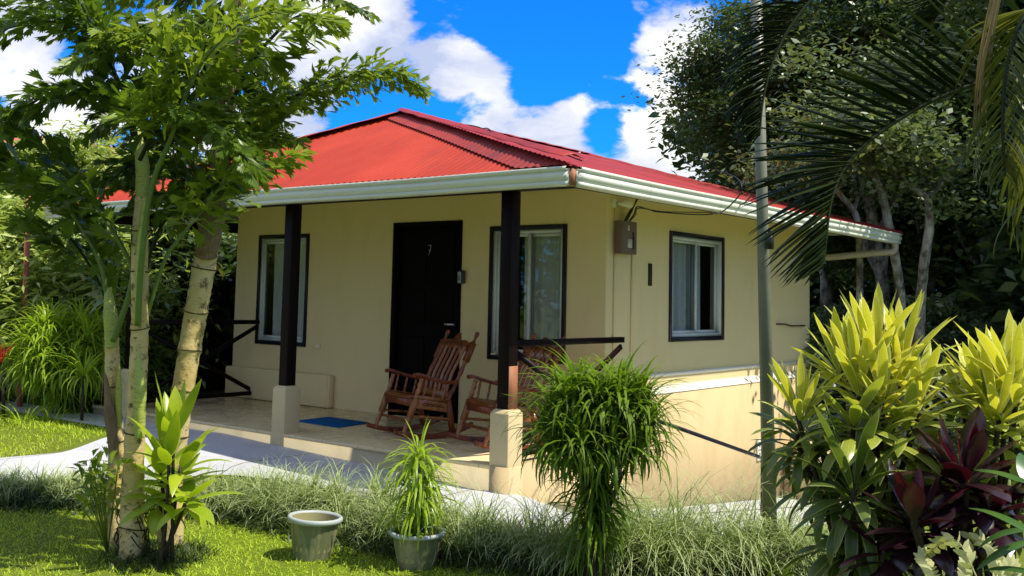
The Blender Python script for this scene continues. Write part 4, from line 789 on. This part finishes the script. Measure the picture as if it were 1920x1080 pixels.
def ptrunk(T_,pts,rad,mat='palm_trunk',rings=(),name='trunk',jit=.05):
    n=90;P=spline(pts,n);rr=np.interp(np.linspace(0,1,n),np.linspace(0,1,len(rad)),rad);rr=rr*(1+.02*RS.randn(n))
    for f in rings:
        k=int(f*(n-1));rr[k]*=1.09;rr[min(n-1,k+1)]*=1.02
    g=MB();g.tube(P,rr,20,jit=jit);o=g.build(name,mat,T_,smooth=True)
    if rings:
        for f in rings:
            g=MB()
            k=int(f*(n-1));k=min(max(k,1),n-2);d=unit(P[k+1]-P[k-1]);tl=unit(d+RS.randn(3)*.10);sd=unit(np.cross(tl,[1,.3,0]));s2=np.cross(tl,sd);a=np.linspace(0,2*np.pi,25)
            ringp=P[k]+(np.cos(a)[:,None]*sd+np.sin(a)[:,None]*s2)*rr[k]*1.01;g.tube(ringp,.003+.0025*RS.rand(25),5,cap=False)
            r_=g.build('ring_scar','palm_ring',None,off=np.array(T_['base']));r_.parent=o
    return o
A0=PX(250,992,6.2);A0[2]=float(hz(A0[0],A0[1]))
PA=thing('fishtail_palm','slimmer front fishtail palm with ringed trunk and green shaft','palm tree',tuple(A0),'fishtail palms growing in one clump')
ptrunk(PA,[A0-[0,0,.05],PX(248,930,6.2),PX(256,760,6.2),PX(262,620,6.22),PX(262,470,6.25),PX(268,370,6.3)],[.074,.068,.056,.052,.050,.046],rings=[.12,.34,.61,.75,.87])
ptrunk(PA,[PX(268,380,6.3),PX(267,310,6.3),PX(258,260,6.32),PX(240,190,6.35)],[.045,.042,.034,.018],'palm_shaft',name='crown_shaft')
ptrunk(PA,[PX(258,600,6.16),PX(262,520,6.15),PX(266,440,6.15),PX(272,370,6.15)],[.012,.030,.026,.014],'palm_shaft',name='leaf_sheath')
ptrunk(PA,[PX(262,820,6.14),PX(262,730,6.13),PX(259,650,6.13)],[.030,.040,.004],'palm_shaft',name='leaf_sheath')
# tangled dark roots around the foot
g=MB()
for i in range(26):
    a=RS.rand()*6.28;z0_=RS.rand()*.45;pts=[A0+np.array([.078*math.cos(a+.5*k*RS.choice([-1,1])*.6),.078*math.sin(a+.5*k),z0_-.06*k+RS.randn()*.02]) for k in range(5)]
    g.tube(spline(pts,14),.004,5)
g.build('aerial_roots','dark_stem',PA)
B0=PX(322,950,6.55);B0[2]=float(hz(B0[0],B0[1]))
PB=thing('fishtail_palm','thick pale leaning fishtail palm trunk with dark broken sheath on top','palm tree',tuple(B0),'fishtail palms growing in one clump')
ptrunk(PB,[B0-[0,0,.05],PX(330,830,6.55),PX(350,690,6.55),PX(372,560,6.58),PX(392,450,6.6),PX(405,390,6.6)],[.082,.072,.070,.072,.074,.072],rings=[.22,.34,.46,.57,.70])
ptrunk(PB,[PX(386,480,6.56),PX(391,445,6.53),PX(400,395,6.54),PX(412,300,6.6),PX(425,200,6.65),PX(440,60,6.7),PX(445,-60,6.7)],[.070,.076,.082,.06,.055,.05,.05],'bark_fiber',name='fibrous_sheath',jit=.25)
C0=PX(222,930,6.5);C0[2]=float(hz(C0[0],C0[1]))
PC_=thing('fishtail_palm','thinnest left fishtail palm stem with a split dry sheath','palm tree',tuple(C0),'fishtail palms growing in one clump')
ptrunk(PC_,[C0-[0,0,.05],PX(218,850,6.5),PX(212,740,6.5),PX(210,650,6.5),PX(206,575,6.5)],[.055,.050,.047,.045,.036],rings=[.3,.55,.8])
ptrunk(PC_,[PX(210,650,6.48),PX(207,590,6.48),PX(202,540,6.5)],[.040,.044,.02],'palm_shaft',name='crown_shaft')
ptrunk(PC_,[PX(214,850,6.44),PX(206,780,6.42),PX(196,700,6.4),PX(190,755,6.4)],[.03,.035,.004,.002],'bark_fiber',name='dry_sheath')
ptrunk(PC_,[PX(222,800,6.46),PX(222,740,6.45),PX(224,680,6.45)],[.018,.022,.003],'palm_shaft',name='leaf_sheath')
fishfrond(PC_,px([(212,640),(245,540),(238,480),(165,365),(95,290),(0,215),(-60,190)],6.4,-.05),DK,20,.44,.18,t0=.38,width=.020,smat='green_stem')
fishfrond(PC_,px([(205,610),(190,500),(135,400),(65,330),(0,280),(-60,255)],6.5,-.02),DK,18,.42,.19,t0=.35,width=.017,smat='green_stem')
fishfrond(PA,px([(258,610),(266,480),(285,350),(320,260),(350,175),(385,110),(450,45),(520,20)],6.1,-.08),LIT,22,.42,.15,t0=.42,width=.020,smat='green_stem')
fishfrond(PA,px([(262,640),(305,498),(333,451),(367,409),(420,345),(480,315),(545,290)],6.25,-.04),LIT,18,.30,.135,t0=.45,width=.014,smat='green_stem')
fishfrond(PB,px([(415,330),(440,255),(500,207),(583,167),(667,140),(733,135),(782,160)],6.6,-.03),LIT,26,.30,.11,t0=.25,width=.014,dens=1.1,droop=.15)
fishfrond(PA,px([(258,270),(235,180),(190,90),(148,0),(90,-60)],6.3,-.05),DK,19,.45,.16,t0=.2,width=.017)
fishfrond(PA,px([(252,260),(230,210),(170,170),(90,180),(20,215)],6.3,-.08),DK,17,.36,.16,t0=.3,width=.014)
fishfrond(PA,px([(262,300),(300,230),(350,210),(420,250),(470,310)],6.1,-.1),DK,20,.40,.15,t0=.15,width=.014)
fishfrond(PB,px([(420,260),(380,150),(300,90),(220,80),(150,110)],6.5,-.15),LIT,22,.40,.15,t0=.2,width=.015)
fishfrond(PB,px([(430,200),(470,120),(520,60),(560,30),(600,35)],6.4,-.12),LIT,16,.38,.18,t0=.25,width=.015)
fishfrond(PB,px([(440,0),(380,40),(280,60),(180,50),(80,40),(-10,60)],6.7,-.1),DK,26,.45,.15,t0=.05,width=.015)
fishfrond(PB,px([(445,-60),(360,-40),(240,-20),(120,0),(10,20)],6.9,-.05),DK,26,.50,.13,t0=.05,width=.015)
fishfrond(PB,px([(445,-60),(500,-50),(560,-40),(620,-10),(690,25)],6.7,-.08),DK,18,.25,.10,t0=.2,width=.012)
fishfrond(PB,px([(440,40),(400,100),(340,150),(290,210),(250,300)],6.9,-.02),DK,24,.45,.15,t0=.05,width=.014)
fishfrond(PB,px([(430,120),(450,180),(455,250),(440,310),(400,350)],6.9,-.1),DK,20,.36,.11,t0=.05,width=.014)
fishfrond(PC_,px([(205,600),(190,540),(150,470),(110,430),(60,420)],6.8,.05),DK,14,.30,.18,t0=.4,width=.012)
for pts_,d_,n_p,pl_,ls_,mt_ in (([(440,60),(470,130),(480,200),(470,270),(440,330)],7.0,20,.36,.14,DK),([(430,180),(390,220),(340,250),(300,300),(270,350)],7.1,20,.40,.15,DK),
 ([(210,600),(200,500),(180,430),(130,370),(60,350)],6.9,18,.38,.19,DK),([(415,350),(440,300),(470,270),(510,255),(550,262)],6.7,18,.28,.12,LIT),([(430,220),(360,210),(290,190),(230,200),(180,240)],7.0,20,.38,.16,DK),([(440,0),(460,60),(500,110),(530,150)],7.0,16,.34,.14,DK)):
    fishfrond(PB if pts_[0][0]>300 else PC_,px(pts_,d_),mt_,n_p,pl_,ls_,t0=.08,width=.012)
fishfrond(PB,px([(410,400),(370,335),(310,305),(250,310),(200,345)],6.8,.02),DK,22,.38,.15,t0=.08,width=.012)
fishfrond(PA,px([(264,560),(290,450),(330,390),(380,350),(430,345)],6.4,.02),DK,18,.34,.14,t0=.35,width=.012)
fishfrond(PB,px([(408,410),(385,380),(345,365),(300,365),(255,385)],6.75,.02),DK,18,.26,.14,t0=.1,width=.012)
# ti plant and seedling at the palm feet
b_=PX(318,975,6.1);b_[2]=float(hz(b_[0],b_[1]));T_=thing('ti_plant','bright yellow green broad leaved plant at the foot of the palms','plant',tuple(b_));g=MB();g2=MB()
for (x,y,n,L_,e0,e1,d0,d1) in ((318,845,9,.30,88,45,5,35),(338,870,10,.30,60,20,30,75),(330,905,12,.27,50,0,35,80),(300,880,9,.26,70,25,20,60),(352,930,11,.24,50,-10,30,80),(300,930,9,.24,40,-20,40,80),(325,800,6,.28,90,65,0,30)):
    c=PX(x,y,6.05+.1*RS.randn());rosette(g,c,n,L_,.086,R(e0),R(e1),R(d0),R(d1),'lance',8,.25,hgt=.08,lv=.15);g2.tube(spline([np.array(b_)+RS.randn(3)*[.05,.05,0],(np.array(b_)+c)/2+RS.randn(3)*.02,c],10),[.011]*9+[.006],6)
g.build('leaves','ti_leaf',T_);g2.build('stems','dark_stem',T_)
b_=PX(205,965,6.3);b_[2]=float(hz(b_[0],b_[1]));T_=thing('palm_seedling','young fishtail shoots left of the palm trunks','plant',tuple(b_));g=MB();O=[];X_=[]
for k in range(16):
    q=PX(RS.uniform(140,235),RS.uniform(870,960),6.3+.2*RS.randn());g.tube(spline([b_,(np.array(b_)+q)/2+[0,0,.03],q],6),.004,4)
    for j in range(10): O.append(q+RS.randn(3)*.035);X_.append(unit(RS.randn(3)+[0,0,.6]))
O=np.array(O);X_=np.array(X_);Y_=unit(np.cross(unit(RS.randn(len(O),3)*.6+[0,0,1]),X_));stamp(g,FISH_V,FISH_F,O,X_,Y_,np.cross(X_,Y_),.085);g.build('leaves','fishtail_lit',T_)
g=MB();N=900;a=RS.rand(N)*6.28;r=.05+RS.rand(N)*.30;straps(g,onground(A0[0]+np.cos(a)*r+.12,A0[1]+np.sin(a)*r+.1),RS.rand(N)*6.28,R(30)+RS.rand(N)*R(55),.05+.12*RS.rand(N),.009,R(60),3,'grass',0);tag(g.build('weeds','border_dark'),'dark weeds tangled around the palm feet','weeds',kind='stuff')
# ------------------------------------------------------------------ feather palm at the right, hanging into the frame
def feather(parent,pts,mat,n,L_,W_,img=False,sides=(1,-1),t0=.05,droop=(.3,.9),smat='stalk_dark',upk=.0,jit=.05,ang=.9,cull=0):
    P=spline(pts,90);Tn=unit(np.gradient(P,axis=0));sd=unit(np.cross(Tn,np.array([0,0,1.])[None]+0*Tn));up=np.cross(sd,Tn);g=MB()
    if img:
        sd=unit(np.cross(Tn,-FW[None]+0*Tn));sd=sd*np.sign(-(sd@R2)+1e-9)[:,None];up=0*sd-FW[None]
    for s in sides:
        t=np.linspace(t0,.995,n)+RS.randn(n)*.002;k=np.clip((t*89).astype(int),0,89)
        d=unit(Tn[k]*ang*(.5+.9*t)[:,None]+(sd[k]*s if not img else (sd[k] if s>0 else sd[k]*.75+FW[None]*.8+Tn[k]*.15))+up[k]*(upk+RS.randn(n)*jit)[:,None]+RS.randn(n,3)*jit*.5)
        az=np.arctan2(d[:,1],d[:,0]);el=np.arcsin(np.clip(d[:,2],-1,1));LL=L_*(np.sin(np.pi*np.clip(t*.75+.22,0,1)))**.6*(1+RS.randn(n)*.05)
        straps(g,P[k],az,el,LL,W_,droop[0]+(droop[1]-droop[0])*RS.rand(n)**1.3,8,'blade',.45,power=1.7,twist=RS.randn(n)*.25)
    F_=g.build('frond',mat,parent);g=MB();g.tube(P,np.linspace(.016,.004,90),8);o=g.build('rachis',smat,None,smooth=True,off=np.array(parent['base']));o.parent=F_;return F_
tb=PX(2090,700,4.6);tb[2]=float(hz(tb[0],tb[1]));FP=thing('areca_palm','dark feather palm with long fronds hanging in from the upper right','palm tree',tuple(tb))
tt=PX(2080,100,4.6);g=MB();g.tube(spline([tb-[0,0,.1],tb*.5+tt*.5+[.05,0,0],tt],30),np.linspace(.07,.045,30),14,jit=.05);g.build('trunk','palm_trunk',FP,smooth=True)
feather(FP,px([(2080,110),(1960,110),(1830,155),(1730,197),(1640,255),(1586,310),(1560,370),(1550,440),(1545,490)],4.4,-.03),'palm_dark',44,.54,.046,img=True,t0=.12,droop=(.05,.35),upk=.0,ang=.8,jit=.06)
feather(FP,px([(2080,40),(1900,-100),(1700,-120),(1580,-60),(1500,25),(1455,100),(1432,180),(1424,255)],4.5,-.02),'palm_dark',84,.38,.022,img=True,t0=.35,droop=(.5,1.1),upk=.0,ang=.55,jit=.12)
feather(FP,px([(2080,110),(2000,20),(1930,20),(1890,120),(1880,230),(1885,330)],4.1,-.04),'palm_green',46,.40,.020,t0=.15,droop=(.6,1.4),ang=.8)
feather(FP,px([(2080,110),(2010,60),(1960,130),(1930,260),(1925,380),(1935,470)],4.3,-.02),'palm_green',40,.42,.019,t0=.2,droop=(.5,1.2),ang=.8)
feather(FP,px([(2080,90),(1980,-60),(1880,-60),(1800,-30),(1750,40)],4.8,.03),'palm_dark',40,.45,.024,img=True,t0=.2,droop=(.1,.5))
g=MB()
for i in range(9):
    x=1862+RS.randn()*8;P=px([(x+10,-30),(x-8,60+RS.randn()*10),(x-22,140+RS.randn()*14),(x-30,190+RS.rand()*90)],4.0+.03*i);P=spline(P,14);sd=R2*(.007*RS.uniform(.5,1.2));rows=[[p-sd*(1-abs(k/13-.4)*1.3),p+FW*.004,p+sd*(1-abs(k/13-.4)*1.3)] for k,p in enumerate(P)];g.grid(np.array(rows),rnd=RS.rand(),t=0,u=0)
g.build('dry_frond','palm_dry',FP)
# ------------------------------------------------------------------ trees
def tree(name,label,base,height,crowns,mat,nclump=70,per=150,ls=.11,tr=.12,trunkmat='grey_bark',group=None,lean=(0,0),seed=1,clr=.45,flat=.6,limbs=12,cat='tree',tmpl=None):
    rs=np.random.RandomState(seed);base=np.array(base,float);T_=thing(name,label,cat,tuple(base),group);top=base+np.array([lean[0],lean[1],height])
    g=MB();P=spline([base-[0,0,.2],base+(top-base)*.35+rs.randn(3)*[.12,.12,0],base+(top-base)*.7+rs.randn(3)*[.2,.2,0],top],24);g.tube(P,np.linspace(tr,tr*.3,24),10,jit=.12)
    C_=[];
    for (c,r,w_) in crowns:
        for k in range(int(nclump*w_)):
            v=rs.randn(3);v/=np.linalg.norm(v);C_.append(base+np.array(c)+v*np.array(r)*rs.uniform(.25,1)**.5)
    C_=np.array(C_)
    for i in rs.choice(len(C_),min(limbs,len(C_)),replace=False):
        k=rs.randint(8,22);e=C_[i];m=(P[k]+e)/2+np.array([0,0,-.06*np.linalg.norm(e-P[k])])+rs.randn(3)*.1;g.tube(spline([P[k],m,e],9),np.linspace(tr*.38,tr*.08,9),6,jit=.1)
    g.build('trunk',trunkmat,T_,smooth=True)
    g=MB();N=len(C_)*per;cl=np.repeat(C_,per,0);rr=clr*(.6+.8*np.repeat(rs.rand(len(C_)),per))
    O=cl+rs.randn(N,3)*rr[:,None]*np.array([.55,.55,.55*flat]);a=rs.rand(N)*6.28;e=(rs.rand(N)-.35)*1.3
    X_=np.stack([np.cos(a)*np.cos(e),np.sin(a)*np.cos(e),-np.sin(e)],1);r=unit(rs.randn(N,3)*.5+[0,0,1]);Y_=unit(np.cross(r,X_))
    tv,tf=tmpl or (QUAD_V,QUAD_F)
    stamp(g,tv,tf,O,X_,Y_,np.cross(X_,Y_),ls*(.6+.8*rs.rand(N)),rnd=np.clip(np.repeat(rs.rand(len(C_)),per)*.5+rs.rand(N)*.5,0,1));g.build('crown',mat,T_);return T_
def gz(x,d,z=None):
    p=PX(x,600,d);return np.array([p[0],p[1],float(hz(p[0],p[1])) if z is None else z])
TG='trees and shrubs standing behind the cabin'
big=[(1420,17,5.2,'broad crowned tree whose leafy edge meets the blue sky right of the roof',[((0,0,5.3),(1.25,1.5,1.6),1.),((.5,0,3.6),(1.2,1.2,1.1),.5)],'tree_leaf',21,.15),
 (1560,19,8.0,'tall tree filling the sky behind the hanging palm frond',[((0,0,6.6),(2.0,1.8,2.2),1.4)],'tree_leaf_pale',22,.18),
 (1730,17,8.5,'tree with a pale lichen covered forked trunk right of the roof end',[((0,0,7.0),(2.2,1.8,1.7),1.4),((-.4,-.6,3.9),(.9,.5,.35),.25)],'tree_leaf_pale',23,.16),
 (1640,15.5,7.5,'leaning grey trunked tree just above the far end of the gutter',[((0,.6,6.8),(1.6,1.4,1.4),.8),((.3,.2,4.4),(1.1,.8,.5),.3)],'tree_leaf',24,.13),
 (1860,18,9,'dense dark tree behind the right edge palm',[((0,0,7.2),(2.2,2,2.4),1.5)],'tree_leaf',25,.2),
 (2040,15,9,'tall tree at the far right beyond the palm',[((0,0,7.0),(2.4,2,2.6),1.5)],'tree_leaf',26,.2)]
for (x,d,h,lab,cr,mt,sd,tr) in big: tree('broadleaf_tree',lab,gz(x,d),h,cr,mt,110,330,.092,tr,group=TG,seed=sd,limbs=22,clr=.5,flat=.38)
# taller canopy behind and right of them: closes the view and shades the understory
can=[(1500,24,(3,2.5,3.2)),(1640,26,(3.2,3,3.4)),(1800,25,(3.4,3,3.6)),(1960,23,(3.2,3,3.6)),(2150,20,(3,3,3.5)),(2150,14,(2.2,2.2,2.4)),(2420,17,(3,3,3.2))]
for i,(x,d,r) in enumerate(can): tree('canopy_tree',['dark canopy tree far behind the leftmost forest crown','dark canopy tree deep behind the leaning trunk','dark canopy tree deep behind the forked trunk','dark canopy tree deep behind the areca palm','dark canopy tree beyond the right edge of the view','nearer canopy tree beyond the right edge of the view','farthest right canopy tree outside the view'][i],gz(x,d),10,[((0,0,7.2),r,1.6),((0,0,3.4),(r[0],r[1],1.8),.9)],'tree_leaf',80,110,.28,.25,group=TG,seed=40+i,limbs=16,clr=.9)
und=[(1560,13.6,1.7,'pale leaved shrub under the downpipe behind the house corner'),(1650,14.2,2.2,'pale leaved shrub right of the downpipe elbow'),(1740,15.5,1.6,'shrub between the forked trunk and the yellow leaves'),(1850,14.5,2.0,'shrub in the shade below the right palm fronds'),(1930,13,1.6,'shrub at the right edge in deep shade'),(1800,17,2.6,'dark shrub deep in the forest right of the trunk')]
for i,(x,d,h,lab) in enumerate(und): tree('understory_shrub',lab,gz(x,d),h,[((0,0,h*.95),(.95,.8,h*.45),.5)],'tree_leaf_pale' if i<4 else 'tree_leaf',80,200,.10,.05,group=TG,seed=60+i,clr=.35,flat=.4,cat='shrub')
# dense dark forest floor mass
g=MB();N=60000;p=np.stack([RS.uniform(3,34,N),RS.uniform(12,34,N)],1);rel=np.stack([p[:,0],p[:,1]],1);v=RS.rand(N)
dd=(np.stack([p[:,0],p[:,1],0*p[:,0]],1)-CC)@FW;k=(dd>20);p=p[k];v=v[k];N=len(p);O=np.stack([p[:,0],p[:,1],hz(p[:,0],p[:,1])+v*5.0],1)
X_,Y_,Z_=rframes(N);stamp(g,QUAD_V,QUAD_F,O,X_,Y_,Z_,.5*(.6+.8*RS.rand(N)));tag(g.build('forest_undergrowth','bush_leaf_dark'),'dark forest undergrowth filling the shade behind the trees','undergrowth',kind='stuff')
for nm,pts_,r0 in (('pale forked bare trunk rising right of the roof end',[[(1722,700),(1724,600),(1732,500),(1743,420),(1738,365)],[(1738,368),(1702,345),(1660,318),(1610,300)],[(1740,372),(1762,345),(1800,295),(1838,235),(1850,150)],[(1738,380),(1748,300),(1780,200),(1790,60)]],.085),
 ('slim crooked grey trunk just left of the forked one',[[(1690,620),(1684,520),(1668,430),(1655,370),(1640,330),(1600,240)],[(1655,370),(1672,320),(1668,250)]],.07),
 ('lichen spotted trunk between the hanging frond and roof',[[(1612,560),(1610,440),(1600,395),(1560,350),(1530,320)],[(1600,395),(1622,330),(1626,230)]],.05)):
    dd_=13.2;b_=PX(*pts_[0][0],dd_);b_[2]=float(hz(b_[0],b_[1]));T_=thing('slender_tree',nm,'tree',tuple(b_),TG);g=MB()
    for j,pp in enumerate(pts_):
        q=[PX(x,y,dd_+.1*j) for x,y in pp];q=([b_-[0,0,.1]]+q) if j==0 else q;g.tube(spline(q,26),np.linspace(r0*(1 if j==0 else .6),r0*(.6 if j==0 else .15),26),9,jit=.15)
    g.build('trunk','grey_bark',T_,smooth=True);g=MB()
    for j,pp in enumerate(pts_):
        for m_ in range(5):
            c=PX(*pp[-1],dd_)+RS.randn(3)*[.5,.5,.3]+[0,0,.2];N=320;O=c+RS.randn(N,3)*[.38,.38,.13];X_,Y_,Z_=rframes(N);stamp(g,QUAD_V,QUAD_F,O,X_,Y_,Z_,.10*(.6+.8*RS.rand(N)))
    g.build('crown','tree_leaf_pale',T_)
# distant tree peeking over the roof
tree('broadleaf_tree','distant treetop just showing over the right side of the roof',gz(1245,34),6.3,[((0,0,5.8),(2.6,2.2,1.1),1)],'tree_leaf',60,140,.25,.2,group=TG,seed=71)
# left background : hedge like shrubs and small trees
LG='shrubs and small trees behind the left palms'
lf=[(-40,15,3.6,1.7),(70,16,3.7,1.5),(160,15,3.5,1.4),(250,17,3.9,1.7),(340,19,4.1,1.8),(440,24,3.6,2.2),(110,13,2.2,1.1),(10,12.5,2.3,1.0),(215,13.5,1.6,.9)]
ln=['at the left frame edge','behind the red post','just right of the red post','behind the front palm trunk','between the palm trunks','seen past the left end of the house wall','low in front of the red post','lowest at the left frame edge','low behind the thin palm stem']
for i,(x,d,h,r) in enumerate(lf): tree('leafy_shrub','light green leafy shrub '+ln[i],gz(x,d),h,[((0,0,h*.58),(r,r*.8,h*.48),1.)],'bush_leaf' if i!=3 else 'bush_leaf_dark',70,150,.17,.06,'dark_stem',LG,seed=80+i,clr=.4,limbs=14,cat='shrub',tmpl=([(0,0,0),(.45,.13,.03),(.45,-.13,.03),(1,0,-.12)],[(0,2,3,1)]))
# dark fern fronds behind the left railing
b_=gz(355,14.2);T_=thing('fern_palm','dark green ferny palm fronds behind the left porch railing','palm',tuple(b_))
for i in range(13):
    x=290+13*i+RS.randn()*5;feather(T_,px([(x,800),(x+RS.randn()*12,690),(x+RS.randn()*25+10,590+RS.randn()*15),(x+RS.randn()*45+20,520+RS.randn()*30)],13.5+.12*i),'palm_green' if i%3==0 else 'palm_dark',34,.62,.05,t0=.1,droop=(.4,1.2))
for i,(x,d,h,r) in enumerate(((300,15.5,2.4,1.2),(400,15.5,2.3,1.2),(230,14.5,1.6,.9))): tree('leafy_shrub',['dark shaded shrub left of the railing ferns','dark shaded shrub right behind the railing ferns','dark low shrub beside the mop headed bush'][i],gz(x,d),h,[((0,0,h*.5),(r,r*.7,h*.5),1.)],'bush_leaf_dark',60,150,.2,.06,'dark_stem',LG,seed=95+i,cat='shrub')
# red leaved plant, red post, far house
b_=PX(8,760,10.8);T_=thing('red_leaf_plant','narrow red leaved plant at the left frame edge','plant',tuple(b_));g=MB();rosette(g,PX(0,680,10.8),9,.26,.04,R(88),R(50),R(10),R(40));g.build('leaves','red_leaf',T_);g=MB();g.tube([np.array([b_[0],b_[1],float(hz(b_[0],b_[1]))]),PX(6,690,10.8)],.02,6);g.build('stem','dark_stem',T_)
a=PX(44,640,11.8);b=PX(54,362,11.8);g0=a.copy();g0[2]=float(hz(a[0],a[1]));T_=thing('red_post','slim rusty red metal post standing in the left shrubs','post',tuple(g0));g=MB();g.tube([g0,a,b],.032,12);g.build('post_shaft','rust_pole',T_,smooth=True);g=MB();g.tube([b,b+[0,0,.05]],[.04,.035],12);g.build('post_cap','palm_shaft',T_)
hb=PX(20,600,40);hb[2]=-.4;T_=thing('distant_house','pale distant building with a red roof glimpsed through the left palm leaves','building',tuple(hb))
g=MB();g.box(hb[0]-4,hb[0]+3,hb[1]-3,hb[1]+4,-.5,6.0);g.build('wall','house_white',T_);g=MB();g.prism([(hb[0]-4.6,6.0),(hb[0]+3.6,6.0),(hb[0]-.5,7.6)],1,hb[1]-3.6,hb[1]+4.6);g.build('roof','faded_red_wall',T_);g=MB()
for k in range(3): g.box(hb[0]-3+2*k,hb[0]-2+2*k,hb[1]-3.03,hb[1]-2.99,3.5,4.8);g.box(hb[0]+2.99,hb[0]+3.03,hb[1]-2+2*k,hb[1]-1+2*k,3.5,4.8)
g.build('window','glass',T_)
# garden trees behind the viewer, reflected in the panes
for i,(x,y) in enumerate(((-16,-11),(-19,-6),(-12,-17),(-3,-23),(8,-24))): tree('garden_tree',['garden tree across the lawn nearest the left of the viewer','garden tree farthest left beyond the lawn','garden tree across the lawn from the left window','garden tree directly across the lawn from the door','garden tree behind the viewer'][i],(x,y,-.36),5,[((0,0,3.4),(2.3,2.0,2.4),1.)],'tree_leaf',55,60,.34,.18,group='garden trees across the lawn',seed=120+i,clr=.8)
for o in list(bpy.data.objects):
    if 'base' in o: del o['base']
